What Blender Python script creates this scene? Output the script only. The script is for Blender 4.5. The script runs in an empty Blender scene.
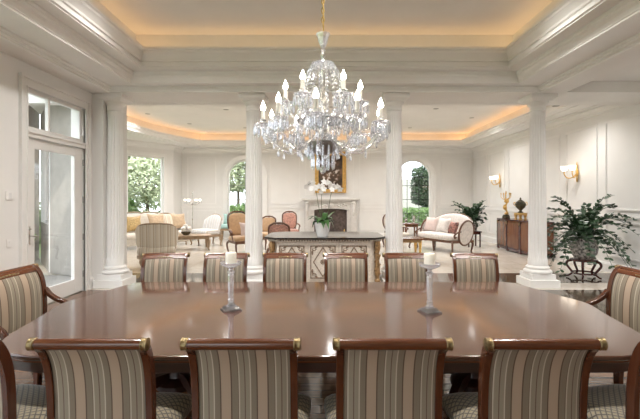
import bpy, bmesh, math, random
from mathutils import Vector, Matrix
random.seed(7)
PI = math.pi
C = bpy.context.scene.collection
sin, cos = math.sin, math.cos
def px(p, d): return (p - 321.0) * d / 400.0

# ------------------------------------------------------------------ materials
def newmat(name):
    m = bpy.data.materials.new(name); m.use_nodes = True
    nt = m.node_tree
    return m, nt, nt.nodes['Principled BSDF']
def N(nt, t, **kw):
    n = nt.nodes.new(t)
    for k, v in kw.items(): setattr(n, k, v)
    return n
def mixcol(nt, fac, a, b):
    n = N(nt, 'ShaderNodeMix', data_type='RGBA')
    if hasattr(fac, 'is_linked') or hasattr(fac, 'links'): nt.links.new(fac, n.inputs[0])
    else: n.inputs[0].default_value = fac
    for i, v in ((6, a), (7, b)):
        if isinstance(v, (tuple, list)): n.inputs[i].default_value = (*v[:3], 1)
        else: nt.links.new(v, n.inputs[i])
    return n.outputs[2]
def coords(nt, scale=(1, 1, 1), rot=(0, 0, 0)):
    tc = N(nt, 'ShaderNodeTexCoord'); mp = N(nt, 'ShaderNodeMapping')
    mp.inputs['Scale'].default_value = scale; mp.inputs['Rotation'].default_value = rot
    nt.links.new(tc.outputs['Object'], mp.inputs[0]); return mp.outputs[0]
def noise(nt, vec, scale, detail=3, rough=.5):
    n = N(nt, 'ShaderNodeTexNoise'); n.inputs['Scale'].default_value = scale
    n.inputs['Detail'].default_value = detail; n.inputs['Roughness'].default_value = rough
    nt.links.new(vec, n.inputs['Vector']); return n.outputs[0]
def ramp(nt, fac, stops, const=False):
    r = N(nt, 'ShaderNodeValToRGB'); cr = r.color_ramp
    cr.interpolation = 'CONSTANT' if const else 'LINEAR'
    while len(cr.elements) < len(stops): cr.elements.new(.5)
    for e, (p, c) in zip(cr.elements, stops): e.position = p; e.color = (*c, 1)
    nt.links.new(fac, r.inputs[0]); return r.outputs[0]
def math_(nt, op, a, b=None, c=None):
    n = N(nt, 'ShaderNodeMath', operation=op)
    for i, v in enumerate((a, b, c)):
        if v is None: continue
        if isinstance(v, (int, float)): n.inputs[i].default_value = v
        else: nt.links.new(v, n.inputs[i])
    return n.outputs[0]
def bump(nt, b, h, strength=.2, dist=.01):
    n = N(nt, 'ShaderNodeBump'); n.inputs['Strength'].default_value = strength; n.inputs['Distance'].default_value = dist
    nt.links.new(h, n.inputs['Height']); nt.links.new(n.outputs[0], b.inputs['Normal'])
def mat(name, col, rough=.5, metal=0, var=.08, scale=8, bmp=0, coat=0, sheen=0, emit=None, es=0):
    m, nt, b = newmat(name)
    v = coords(nt); f = noise(nt, v, scale)
    dark = tuple(c * (1 - var * 1.6) for c in col); lite = tuple(min(1, c * (1 + var)) for c in col)
    c = ramp(nt, f, [(.3, dark), (.7, lite)])
    nt.links.new(c, b.inputs['Base Color'])
    b.inputs['Roughness'].default_value = rough; b.inputs['Metallic'].default_value = metal
    b.inputs['Coat Weight'].default_value = coat; b.inputs['Sheen Weight'].default_value = sheen
    if bmp: bump(nt, b, f, bmp)
    if emit: b.inputs['Emission Color'].default_value = (*emit, 1); b.inputs['Emission Strength'].default_value = es
    return m
def woodmat(name, dark, mid, lite, rough=.25, axis='x', sc=1.0, coat=.3, planks=None):
    m, nt, b = newmat(name)
    s = {'x': (1, 12, 12), 'y': (12, 1, 12), 'z': (12, 12, 1)}[axis]
    v = coords(nt, s); f = noise(nt, v, 1.6 * sc, 5, .6)
    big = noise(nt, coords(nt), .9, 2)
    c = ramp(nt, f, [(.25, dark), (.5, mid), (.75, lite)])
    c = mixcol(nt, math_(nt, 'MULTIPLY', big, .45), c, dark)
    if planks:
        br = N(nt, 'ShaderNodeTexBrick'); br.inputs['Scale'].default_value = 1; br.inputs['Brick Width'].default_value = planks[0]
        br.inputs['Row Height'].default_value = planks[1]; br.inputs['Mortar Size'].default_value = .003
        br.inputs['Color1'].default_value = (1, 1, 1, 1); br.inputs['Color2'].default_value = (.8, .8, .8, 1); br.inputs['Mortar'].default_value = (.3, .3, .3, 1)
        nt.links.new(coords(nt), br.inputs['Vector'])
        mx = N(nt, 'ShaderNodeMix', data_type='RGBA', blend_type='MULTIPLY'); mx.inputs[0].default_value = 1
        nt.links.new(c, mx.inputs[6]); nt.links.new(br.outputs[0], mx.inputs[7]); c = mx.outputs[2]
    nt.links.new(c, b.inputs['Base Color']); b.inputs['Roughness'].default_value = rough
    b.inputs['Coat Weight'].default_value = coat; b.inputs['Coat Roughness'].default_value = .08
    return m
def stripemat(name, period, stops, axis=0, rough=.55, sheen=.3):
    m, nt, b = newmat(name)
    sp = N(nt, 'ShaderNodeSeparateXYZ'); nt.links.new(coords(nt), sp.inputs[0])
    a = math_(nt, 'MULTIPLY_ADD', sp.outputs[axis], 1.0 / period, 10.5)
    a = math_(nt, 'FRACT', a)
    c = ramp(nt, a, stops, True)
    w = noise(nt, coords(nt, (300, 300, 40)), 2, 2)
    c = mixcol(nt, math_(nt, 'MULTIPLY', w, .18), c, (.35, .3, .24))
    nt.links.new(c, b.inputs['Base Color']); b.inputs['Roughness'].default_value = rough
    b.inputs['Sheen Weight'].default_value = sheen; b.inputs['Sheen Roughness'].default_value = .3
    bump(nt, b, w, .1, .002)
    return m
def diamondmat(name, k, lite, dark, gold):
    m, nt, b = newmat(name)
    sp = N(nt, 'ShaderNodeSeparateXYZ'); nt.links.new(coords(nt), sp.inputs[0])
    X, Y, Z = sp.outputs
    Y = math_(nt, 'SUBTRACT', Y, Z)
    def line(v): return math_(nt, 'ABSOLUTE', math_(nt, 'SUBTRACT', math_(nt, 'FRACT', math_(nt, 'MULTIPLY_ADD', v, k, 20.5)), .5))
    l = math_(nt, 'MAXIMUM', line(math_(nt, 'ADD', X, Y)), line(math_(nt, 'SUBTRACT', X, Y)))
    g = math_(nt, 'GREATER_THAN', l, .38)
    dot = math_(nt, 'LESS_THAN', l, .13)
    c = mixcol(nt, dot, lite, gold); c = mixcol(nt, g, c, dark)
    nt.links.new(c, b.inputs['Base Color']); b.inputs['Roughness'].default_value = .6; b.inputs['Sheen Weight'].default_value = .3
    bump(nt, b, l, .3, .004)
    return m
def stonemat(name, a, bcol, vein, rough=.12, sc=2.0, tile=None):
    m, nt, b = newmat(name)
    v = coords(nt); f = noise(nt, v, sc, 6, .62); f2 = noise(nt, v, sc * 2.7, 5, .7)
    c = ramp(nt, f, [(.3, a), (.7, bcol)])
    vf = ramp(nt, f2, [(.47, (0, 0, 0)), (.5, (1, 1, 1)), (.53, (0, 0, 0))])
    c = mixcol(nt, math_(nt, 'MULTIPLY', vf, .5), c, vein)
    if tile:
        br = N(nt, 'ShaderNodeTexBrick'); br.offset = 0; br.inputs['Scale'].default_value = 1
        br.inputs['Brick Width'].default_value = tile; br.inputs['Row Height'].default_value = tile; br.inputs['Mortar Size'].default_value = .004
        br.inputs['Color1'].default_value = (1, 1, 1, 1); br.inputs['Color2'].default_value = (.93, .93, .93, 1); br.inputs['Mortar'].default_value = (.6, .58, .55, 1)
        nt.links.new(v, br.inputs['Vector'])
        mx = N(nt, 'ShaderNodeMix', data_type='RGBA', blend_type='MULTIPLY'); mx.inputs[0].default_value = 1
        nt.links.new(c, mx.inputs[6]); nt.links.new(br.outputs[0], mx.inputs[7]); c = mx.outputs[2]
    nt.links.new(c, b.inputs['Base Color']); b.inputs['Roughness'].default_value = rough
    return m
def glassmat(name, tint=(1, 1, 1), refl=.12):
    m = bpy.data.materials.new(name); m.use_nodes = True; nt = m.node_tree; nt.nodes.clear()
    o = N(nt, 'ShaderNodeOutputMaterial'); t = N(nt, 'ShaderNodeBsdfTransparent'); g = N(nt, 'ShaderNodeBsdfGlossy')
    t.inputs[0].default_value = (*tint, 1); g.inputs['Roughness'].default_value = .02
    fr = N(nt, 'ShaderNodeFresnel'); geo = N(nt, 'ShaderNodeNewGeometry'); nt.links.new(math_(nt, 'MULTIPLY_ADD', geo.outputs['Backfacing'], 1 / 1.45 - 1.45, 1.45), fr.inputs[0])
    mx = N(nt, 'ShaderNodeMixShader'); nt.links.new(fr.outputs[0], mx.inputs[0]); nt.links.new(t.outputs[0], mx.inputs[1]); nt.links.new(g.outputs[0], mx.inputs[2])
    nt.links.new(mx.outputs[0], o.inputs[0]); return m
def crystalmat(name, kg=.22, kt=.06):
    m = bpy.data.materials.new(name); m.use_nodes = True; nt = m.node_tree; nt.nodes.clear()
    o = N(nt, 'ShaderNodeOutputMaterial')
    g = N(nt, 'ShaderNodeBsdfGlass'); g.inputs['IOR'].default_value = 1.5; g.inputs['Roughness'].default_value = .02
    g.inputs['Color'].default_value = (.97, .98, 1, 1)
    gl = N(nt, 'ShaderNodeBsdfGlossy'); gl.inputs['Roughness'].default_value = .1; gl.inputs[0].default_value = (.95, .96, 1, 1)
    t = N(nt, 'ShaderNodeBsdfTransparent')
    m1 = N(nt, 'ShaderNodeMixShader'); m1.inputs[0].default_value = .2; nt.links.new(g.outputs[0], m1.inputs[1]); nt.links.new(t.outputs[0], m1.inputs[2])
    m2 = N(nt, 'ShaderNodeMixShader'); m2.inputs[0].default_value = kg; nt.links.new(m1.outputs[0], m2.inputs[1]); nt.links.new(gl.outputs[0], m2.inputs[2])
    df = N(nt, 'ShaderNodeBsdfTranslucent'); df.inputs[0].default_value = (.95, .95, .97, 1); m3 = N(nt, 'ShaderNodeMixShader'); m3.inputs[0].default_value = kt; nt.links.new(m2.outputs[0], m3.inputs[1]); nt.links.new(df.outputs[0], m3.inputs[2])
    nt.links.new(m3.outputs[0], o.inputs[0]); return m
def emitmat(name, col, s):
    m = bpy.data.materials.new(name); m.use_nodes = True; nt = m.node_tree; nt.nodes.clear()
    o = N(nt, 'ShaderNodeOutputMaterial'); e = N(nt, 'ShaderNodeEmission'); e.inputs[0].default_value = (*col, 1); e.inputs[1].default_value = s
    nt.links.new(e.outputs[0], o.inputs[0]); return m
def leafmat(name, a, b2, rough=.45):
    m, nt, b = newmat(name)
    f = noise(nt, coords(nt), 5, 4, .7)
    nt.links.new(ramp(nt, f, [(.3, a), (.68, b2)]), b.inputs['Base Color']); b.inputs['Roughness'].default_value = rough
    return m

M = {}
M['wall'] = mat('wall_paint', (.80, .785, .76), .55, var=.015, scale=2)
M['ceil'] = mat('ceiling_paint', (.80, .78, .75), .7, var=.015, scale=2)
M['trim'] = mat('trim_paint', (.83, .815, .79), .4, var=.015, scale=3)
M['colm'] = mat('column_paint', (.84, .825, .80), .45, var=.02, scale=3)
M['door'] = mat('door_paint', (.80, .785, .76), .35, var=.015, scale=3)
M['mahog'] = woodmat('mahogany', (.038, .010, .004), (.080, .022, .008), (.12, .038, .014), .25, 'z', 1.2)
M['mahogx'] = woodmat('mahogany_crest', (.065, .018, .007), (.13, .040, .014), (.19, .065, .024), .22, 'x', 1.2)
M['tabletop'] = woodmat('polished_mahogany', (.046, .017, .010), (.078, .031, .017), (.115, .048, .027), .12, 'x', 1.0, .5)
M['apron'] = woodmat('dark_apron_wood', (.02, .006, .004), (.04, .012, .007), (.06, .02, .01), .3, 'x')
M['floorwood'] = woodmat('oak_floor', (.10, .043, .02), (.19, .088, .042), (.27, .135, .068), .22, 'x', .8, .3, (1.6, .12))
M['marble'] = stonemat('cream_marble', (.60, .54, .46), (.72, .66, .58), (.50, .44, .36), .1, 1.2, .62)
M['darkmarble'] = stonemat('dark_marble', (.035, .028, .02), (.10, .08, .055), (.2, .16, .12), .08, 2.2, .62)
M['blackstone'] = stonemat('black_granite', (.012, .010, .009), (.03, .025, .02), (.12, .09, .07), .06, 5)
M['mantel'] = stonemat('mantel_marble', (.62, .59, .56), (.72, .70, .67), (.5, .46, .42), .25, 3)
M['carved'] = mat('carved_cream_wood', (.72, .65, .56), .5, var=.10, scale=30, bmp=.5)
M['carvebrown'] = mat('carved_antique_ornament', (.27, .19, .13), .5, var=.5, scale=45, bmp=.6)
M['carvegold'] = mat('antique_gilt_wood', (.36, .22, .10), .4, .3, var=.35, scale=30, bmp=.5)
M['brass'] = mat('brass', (.30, .22, .11), .36, .85, var=.25, scale=60, bmp=.4)
M['gilt'] = mat('gilt', (.78, .50, .17), .3, .8, var=.2, scale=25, bmp=.4)
M['chaingold'] = mat('chain_gold', (.48, .34, .13), .35, .9, var=.2, scale=60)
M['silver'] = mat('silver', (.62, .60, .57), .25, .95, var=.1, scale=20)
M['steel'] = mat('satin_nickel', (.35, .34, .32), .35, .9, var=.1, scale=20)
M['bronze'] = mat('dark_bronze', (.10, .09, .06), .35, .7, var=.3, scale=20)
TA, PK, BR, CR, TB = (.205, .165, .115), (.40, .295, .21), (.085, .045, .025), (.50, .44, .34), (.27, .225, .165)
M['stripe'] = stripemat('striped_silk', .168, [(0, PK), (.13, BR), (.165, TA), (.33, BR), (.345, CR), (.38, TB), (.51, BR), (.535, TB), (.655, CR), (.685, TA), (.835, BR), (.87, PK)])
M['diamond'] = diamondmat('diamond_weave', 27, (.22, .19, .13), (.045, .033, .022), (.30, .22, .11))
M['tubstripe'] = stripemat('cream_tan_stripe', .15, [(0, (.66, .57, .45)), (.35, (.36, .26, .17)), (.41, (.70, .64, .53)), (.58, (.54, .43, .31)), (.8, (.72, .66, .56))])
M['whitestripe'] = stripemat('white_grey_stripe', .14, [(0, (.72, .71, .70)), (.4, (.36, .35, .36)), (.55, (.70, .69, .68)), (.8, (.46, .41, .35))])
M['creamfab'] = mat('cream_upholstery', (.68, .62, .54), .8, var=.06, scale=20, sheen=.3)
M['whitefab'] = mat('white_damask', (.72, .67, .63), .7, var=.10, scale=18, sheen=.3)
M['tanfab'] = mat('tan_cushion_silk', (.50, .36, .23), .6, var=.12, scale=14, sheen=.3)
M['goldfab'] = mat('golden_cushion', (.46, .31, .12), .6, var=.25, scale=25, sheen=.3)
M['caramel'] = mat('caramel_upholstery', (.52, .33, .18), .55, var=.08, scale=14, sheen=.3)
M['pinkfab'] = mat('rose_damask', (.52, .27, .21), .65, var=.28, scale=30, sheen=.3)
M['pinkpillow'] = mat('pale_pink_silk', (.70, .56, .52), .6, var=.06, scale=12, sheen=.3)
M['floral'] = mat('floral_needlepoint', (.36, .17, .14), .7, var=.6, scale=16)
M['aqua'] = mat('aqua_silk', (.38, .58, .54), .6, var=.08, scale=14, sheen=.3)
M['walnut'] = woodmat('carved_walnut', (.07, .028, .014), (.14, .06, .03), (.2, .095, .05), .35, 'z')
M['ltwood'] = woodmat('pale_fruitwood', (.22, .14, .08), (.36, .25, .15), (.46, .34, .22), .4, 'z')
M['redwood'] = woodmat('dark_rosewood', (.03, .008, .007), (.07, .016, .014), (.10, .028, .022), .25, 'z')
M['cherry'] = woodmat('cabinet_cherry', (.09, .03, .012), (.2, .075, .03), (.3, .13, .055), .25, 'z')
M['white'] = mat('white_ceramic', (.82, .81, .80), .2, var=.02, scale=6, coat=.3)
M['chinese'] = mat('crackled_grey_porcelain', (.34, .32, .30), .25, var=.75, scale=22, coat=.3)
M['green'] = leafmat('glossy_leaf', (.007, .025, .009), (.028, .075, .026), .4)
M['green2'] = leafmat('orchid_leaf', (.02, .08, .015), (.07, .18, .04), .35)
M['petal'] = mat('white_petal', (.85, .83, .80), .5, var=.04, scale=10)
M['stem'] = mat('stem_green', (.07, .12, .04), .5)
M['soil'] = mat('soil', (.04, .028, .018), .9, var=.4, scale=50)
M['wax'] = mat('candle_wax', (.86, .80, .68), .45, var=.02, scale=6)
M['sleeve'] = mat('candle_sleeve', (.80, .76, .69), .4, var=.02, scale=6)
M['crystal'] = crystalmat('crystal')
M['crystal2'] = crystalmat('cut_crystal', .32, .16)
M['glass'] = glassmat('window_glass')
M['bulb'] = emitmat('flame_bulb_glow', (1, .93, .80), 24)
M['shadeglow'] = emitmat('lit_glass_shade', (1, .88, .72), 2.2)
M['led'] = emitmat('cove_led', (1, .62, .30), 1.9)
M['led2'] = emitmat('cove_led_far', (1, .52, .21), 3.0)
M['lampglow'] = emitmat('downlight_glow', (1, .96, .9), 6)
M['fire'] = mat('firebox_dark', (.10, .075, .065), .9, var=.3, scale=12)
M['black'] = mat('dark_iron', (.02, .02, .02), .5)
M['hedge'] = leafmat('hedge_leaf', (.03, .075, .015), (.20, .32, .09), .6)
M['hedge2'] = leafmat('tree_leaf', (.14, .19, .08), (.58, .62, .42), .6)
M['topiary'] = leafmat('topiary_leaf', (.01, .03, .01), (.05, .10, .035), .6)
M['bark'] = mat('bark', (.14, .10, .07), .9, var=.4, scale=20)
M['lawn'] = leafmat('lawn_grass', (.08, .14, .04), (.18, .26, .08), .9)
M['stucco'] = mat('exterior_stucco', (.46, .44, .41), .85, var=.05, scale=10)
M['stone'] = mat('exterior_limestone', (.42, .40, .37), .85, var=.06, scale=5)
M['reflectglass'] = mat('painted_reflection_glass', (.03, .05, .04), .05, var=.5, scale=3)  # dark green in the colour stands in for greenery reflected in the pane
M['paint_canvas'] = None
def canvas():
    m, nt, b = newmat('still_life_canvas')
    v = coords(nt); f = noise(nt, v, 3.2, 4, .6); g = noise(nt, v, 6.5, 3, .5)
    c = ramp(nt, f, [(.35, (.03, .018, .012)), (.5, (.08, .045, .025)), (.62, (.20, .11, .06))])
    c2 = ramp(nt, g, [(.54, (0, 0, 0)), (.62, (1, 1, 1))])
    sp = N(nt, 'ShaderNodeSeparateXYZ'); nt.links.new(v, sp.inputs[0])
    d = math_(nt, 'ADD', math_(nt, 'POWER', math_(nt, 'ABSOLUTE', sp.outputs[0]), 2), math_(nt, 'POWER', math_(nt, 'ABSOLUTE', math_(nt, 'MULTIPLY', sp.outputs[2], .8)), 2))
    d = math_(nt, 'LESS_THAN', d, .16)
    c = mixcol(nt, math_(nt, 'MULTIPLY', c2, d), c, (.62, .55, .50))
    nt.links.new(c, b.inputs['Base Color']); b.inputs['Roughness'].default_value = .45
    return m
M['paint_canvas'] = canvas()

# ------------------------------------------------------------------ mesh builder
class MB:
    def __init__(s): s.v = []; s.f = []
    def add(s, vs, fs):
        k = len(s.v); s.v += [tuple(v) for v in vs]; s.f += [tuple(i + k for i in f) for f in fs]; return s
    def box(s, x0, x1, y0, y1, z0, z1):
        vs = [(x, y, z) for z in (z0, z1) for y in (y0, y1) for x in (x0, x1)]
        return s.add(vs, [(0, 2, 3, 1), (4, 5, 7, 6), (0, 1, 5, 4), (2, 6, 7, 3), (0, 4, 6, 2), (1, 3, 7, 5)])
    def taper(s, c0, h0, c1, h1):   # rectangular frustum between two rectangles (centre, half sizes)
        vs = []
        for c, h in ((c0, h0), (c1, h1)):
            vs += [(c[0] - h[0], c[1] - h[1], c[2]), (c[0] + h[0], c[1] - h[1], c[2]), (c[0] + h[0], c[1] + h[1], c[2]), (c[0] - h[0], c[1] + h[1], c[2])]
        return s.add(vs, [(3, 2, 1, 0), (4, 5, 6, 7)] + [(i, (i + 1) % 4, 4 + (i + 1) % 4, 4 + i) for i in range(4)])
    def lathe(s, prof, c=(0, 0, 0), n=20, flute=None):
        vs = []; fs = []
        for (r, z) in prof:
            for k in range(n):
                a = 2 * PI * k / n; rr = r
                if flute and flute[0] < z < flute[1]: rr = r * (1 - flute[2] * abs(sin(a * flute[3] / 2)) ** .6 * 1.0) if True else r
                vs.append((c[0] + rr * cos(a), c[1] + rr * sin(a), c[2] + z))
        m = len(prof)
        for i in range(m - 1):
            for k in range(n):
                k2 = (k + 1) % n; fs.append((i * n + k, i * n + k2, (i + 1) * n + k2, (i + 1) * n + k))
        fs.append(tuple(reversed(range(n)))); fs.append(tuple((m - 1) * n + k for k in range(n)))
        return s.add(vs, fs)
    def tube(s, pts, r, n=8, closed=False):
        P = [Vector(p) for p in pts]; m = len(P)
        R = r if isinstance(r, (list, tuple)) else [r] * m
        T = []
        for i in range(m):
            if closed: t = P[(i + 1) % m] - P[i - 1]
            else: t = P[min(i + 1, m - 1)] - P[max(i - 1, 0)]
            T.append(t.normalized() if t.length > 1e-9 else Vector((0, 0, 1)))
        u = T[0].orthogonal().normalized(); vs = []; fs = []
        for i in range(m):
            u = (u - T[i] * u.dot(T[i])); u = u.normalized() if u.length > 1e-6 else T[i].orthogonal().normalized()
            w = T[i].cross(u)
            for k in range(n):
                a = 2 * PI * k / n; vs.append(P[i] + (u * cos(a) + w * sin(a)) * R[i])
        for i in range(m if closed else m - 1):
            j = (i + 1) % m
            for k in range(n):
                k2 = (k + 1) % n; fs.append((i * n + k, i * n + k2, j * n + k2, j * n + k))
        if not closed:
            fs.append(tuple(reversed(range(n)))); fs.append(tuple((m - 1) * n + k for k in range(n)))
        return s.add(vs, fs)
    def strip(s, pts, w, t, up=(1, 0, 0)):  # rectangular bar along a path: w along `up`, t across
        P = [Vector(p) for p in pts]; up = Vector(up).normalized(); m = len(P); vs = []; fs = []
        W = w if isinstance(w, (list, tuple)) else [w] * m; Tt = t if isinstance(t, (list, tuple)) else [t] * m
        for i in range(m):
            tg = (P[min(i + 1, m - 1)] - P[max(i - 1, 0)]).normalized(); nn = tg.cross(up).normalized()
            a, b = up * W[i] / 2, nn * Tt[i] / 2
            vs += [P[i] - a - b, P[i] + a - b, P[i] + a + b, P[i] - a + b]
        for i in range(m - 1):
            for k in range(4): fs.append((i * 4 + k, i * 4 + (k + 1) % 4, i * 4 + 4 + (k + 1) % 4, i * 4 + 4 + k))
        fs += [(3, 2, 1, 0), tuple((m - 1) * 4 + k for k in range(4))]
        return s.add(vs, fs)
    def prism(s, poly, z0, z1):
        n = len(poly); vs = [(p[0], p[1], z0) for p in poly] + [(p[0], p[1], z1) for p in poly]
        return s.add(vs, [tuple(reversed(range(n))), tuple(range(n, 2 * n))] + [(i, (i + 1) % n, n + (i + 1) % n, n + i) for i in range(n)])
    def prismxz(s, poly, y0, y1):
        n = len(poly); vs = [(p[0], y0, p[1]) for p in poly] + [(p[0], y1, p[1]) for p in poly]
        return s.add(vs, [tuple(range(n)), tuple(reversed(range(n, 2 * n)))] + [((i + 1) % n, i, n + i, n + (i + 1) % n) for i in range(n)])
    def sell(s, c, r, e1=1.0, e2=1.0, n=16, m=10, rot=None):
        def p(v, e): return math.copysign(abs(v) ** e, v)
        vs = []; fs = []
        R = rot or Matrix.Identity(3)
        for i in range(m + 1):
            ph = -PI / 2 + PI * i / m
            for k in range(n):
                th = 2 * PI * k / n
                q = Vector((r[0] * p(cos(ph), e1) * p(cos(th), e2), r[1] * p(cos(ph), e1) * p(sin(th), e2), r[2] * p(sin(ph), e1)))
                vs.append(R @ q + Vector(c))
        for i in range(m):
            for k in range(n):
                k2 = (k + 1) % n; fs.append((i * n + k, i * n + k2, (i + 1) * n + k2, (i + 1) * n + k))
        return s.add(vs, fs)
    def grid(s, fn, nu, nv, thick=None):
        vs = [fn(i / nu, j / nv) for j in range(nv + 1) for i in range(nu + 1)]
        fs = [(j * (nu + 1) + i, j * (nu + 1) + i + 1, (j + 1) * (nu + 1) + i + 1, (j + 1) * (nu + 1) + i) for j in range(nv) for i in range(nu)]
        return s.add(vs, fs)
    def slab(s, fa, fb, nu, nv):            # closed slab between two sheets
        k = (nu + 1) * (nv + 1)
        vs = [fa(i / nu, j / nv) for j in range(nv + 1) for i in range(nu + 1)] + [fb(i / nu, j / nv) for j in range(nv + 1) for i in range(nu + 1)]
        I = lambda i, j: j * (nu + 1) + i
        fs = []
        for j in range(nv):
            for i in range(nu):
                q = (I(i, j), I(i + 1, j), I(i + 1, j + 1), I(i, j + 1)); fs.append(q); fs.append(tuple(x + k for x in reversed(q)))
        rim = [I(i, 0) for i in range(nu + 1)] + [I(nu, j) for j in range(1, nv + 1)] + [I(i, nv) for i in range(nu - 1, -1, -1)] + [I(0, j) for j in range(nv - 1, 0, -1)]
        for a, b in zip(rim, rim[1:] + rim[:1]): fs.append((b, a, a + k, b + k))
        return s.add(vs, fs)
    def xf(s, mtx, k0=0):
        for i in range(k0, len(s.v)): s.v[i] = tuple(mtx @ Vector(s.v[i]))
        return s
    def build(s, name, m, parent=None, bev=0, sub=0, ang=40, label=None):
        me = bpy.data.meshes.new(name); me.from_pydata(s.v, [], s.f); me.validate()
        bm = bmesh.new(); bm.from_mesh(me); bmesh.ops.recalc_face_normals(bm, faces=bm.faces); bm.to_mesh(me); bm.free()
        me.polygons.foreach_set('use_smooth', [True] * len(me.polygons)); me.set_sharp_from_angle(angle=math.radians(ang))
        me.materials.append(m); o = bpy.data.objects.new(name, me); C.objects.link(o)
        if parent: o.parent = parent
        if bev:
            b = o.modifiers.new('bevel', 'BEVEL'); b.width = bev; b.segments = 2; b.limit_method = 'ANGLE'; b.angle_limit = math.radians(40)
        if sub:
            b = o.modifiers.new('sub', 'SUBSURF'); b.levels = b.render_levels = sub
        if label: o['label'] = label
        return o
def box(*a): return MB().box(*a)
def thing(name, label, cat, loc=(0, 0, 0), rz=0, group=None):
    o = bpy.data.objects.new(name, None); C.objects.link(o); o.location = loc; o.rotation_euler = (0, 0, rz)
    o.empty_display_size = .1
    o['label'] = label; o['category'] = cat
    if group: o['group'] = group
    return o
def tag(o, label, cat, group=None):
    o['label'] = label; o['category'] = cat
    if group: o['group'] = group
    return o
def struct(o, label=None):
    o['kind'] = 'structure'
    if label: o['label'] = label
    return o
def dup(root, loc, rz, label, group=None):
    def cp(o, par):
        c = o.copy(); C.objects.link(c); c.parent = par
        for ch in list(o.children): cp(ch, c)
        return c
    r = cp(root, None); r.location = loc; r.rotation_euler = (0, 0, rz); r['label'] = label
    if group: r['group'] = group
    return r
def rot3(x=0, y=0, z=0): return (Matrix.Rotation(z, 3, 'Z') @ Matrix.Rotation(y, 3, 'Y') @ Matrix.Rotation(x, 3, 'X'))
def smooth_path(pts, n=6):              # Catmull-Rom
    P = [Vector(p) for p in pts]; out = []
    Q = [P[0] * 2 - P[1]] + P + [P[-1] * 2 - P[-2]]
    for i in range(1, len(Q) - 2):
        for k in range(n):
            t = k / n; a, b, c, d = Q[i - 1], Q[i], Q[i + 1], Q[i + 2]
            out.append(.5 * ((2 * b) + (c - a) * t + (2 * a - 5 * b + 4 * c - d) * t * t + (3 * b - a - 3 * c + d) * t ** 3))
    out.append(P[-1]); return out

def loop_sweep(path, prof, closed=True):
    """sweep profile [(ox, z[, oy])] outward of a CCW closed path (or left-open) with mitres"""
    mb = MB(); n = len(path); m = len(prof); nor = []
    for i in range(n):
        p = Vector(path[i]); a = Vector(path[i - 1]) if (closed or i > 0) else None; b = Vector(path[(i + 1) % n]) if (closed or i < n - 1) else None
        ns = []
        for u, v in ((a, p), (p, b)):
            if u is None or v is None: continue
            d = (v - u).normalized(); ns.append(Vector((d.y, -d.x)))
        if len(ns) == 2:
            s_ = ns[0] + ns[1]; k = s_.normalized(); nor.append(k / max(.3, k.dot(ns[0])))
        else: nor.append(ns[0])
    vs = []; fs = []
    for i in range(n):
        for q in prof:
            oy = q[2] if len(q) > 2 else q[0]
            vs.append((path[i][0] + nor[i].x * q[0], path[i][1] + nor[i].y * oy, q[1]))
    for i in range(n if closed else n - 1):
        j = (i + 1) % n
        for k in range(m - 1): fs.append((i * m + k, j * m + k, j * m + k + 1, i * m + k + 1))
    mb.add(vs, fs); return mb

# ------------------------------------------------------------------ room
XL, XR, YB = -4.18, 6.4, 16.8
YF = -2.6
HW = 3.56
# floors
struct(box(XL, XR, YF, 7.12, -.1, 0).build('floor', M['floorwood']))
struct(box(XL, XR, 7.12, 7.72, -.1, 0).build('floor', M['marble']))
struct(box(XL, XR, 7.72, 8.75, -.1, 0).build('floor', M['darkmarble']))
struct(box(-7.8, XR, 8.75, YB, -.1, 0).build('floor', M['marble']))
struct(box(3.2, XR, 4.2, 7.12, -.05, .002).build('floor', M['darkmarble']))

def wall_seg(mb, p, q, thick, z0, z1, openings):
    """wall from p to q (2D), thickness to the right of p->q; openings (s0,s1,z0,z1) plus arch radius optional"""
    p = Vector(p); q = Vector(q); L = (q - p).length; d = (q - p) / L; nr = Vector((d.y, -d.x))
    def quad(s0, s1, a, b):
        if s1 - s0 < 1e-4 or b - a < 1e-4: return
        c = [p + d * s0, p + d * s1, p + d * s1 + nr * thick, p + d * s0 + nr * thick]
        mb.prism([(v.x, v.y) for v in c], a, b)
    s = 0
    for o in sorted(openings):
        quad(s, o[0], z0, z1); quad(o[0], o[1], z0, o[2]); quad(o[0], o[1], o[3], z1)
        if len(o) > 4:                      # arch fill between semicircle and rectangle
            r = (o[1] - o[0]) / 2; sc = (o[0] + o[1]) / 2; zc = o[3] - r; K = 16
            for half in (-1, 1):
                pts = [(sc + half * r, o[3])]
                for k in range(K + 1):
                    a = PI / 2 * k / K; pts.append((sc + half * r * cos(a), zc + r * sin(a)))
                for k in range(1, len(pts) - 1):
                    vs = []
                    for off in (0, thick):
                        for t in (pts[0], pts[k], pts[k + 1]):
                            w = p + d * t[0] + nr * off; vs.append((w.x, w.y, t[1]))
                    mb.add(vs, [(0, 1, 2), (5, 4, 3), (0, 3, 4, 1), (1, 4, 5, 2), (2, 5, 3, 0)])
        s = o[1]
    quad(s, L, z0, z1)
    return mb
# left wall (goes along +y; outward = -x => thickness to the left; use q->p order)
dD0, dD1 = 5.66, 7.04
mb = MB(); wall_seg(mb, (XL, 8.2), (XL, YF), .22, 0, 3.7, [(8.2 - dD1, 8.2 - dD0, 0, 3.2), (8.2 - 4.8, 8.2 - 2.6, .0, 3.25), (8.2 - 2.1, 8.2 + .1, .0, 3.25), (8.2 + .6, 8.2 + 2.4, .0, 3.25)])
struct(mb.build('wall_left', M['wall']))
# right wall
mb = MB(); wall_seg(mb, (XR, YF), (XR, YB), .22, 0, 4.4, [])
struct(mb.build('wall_right', M['wall']))
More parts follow.
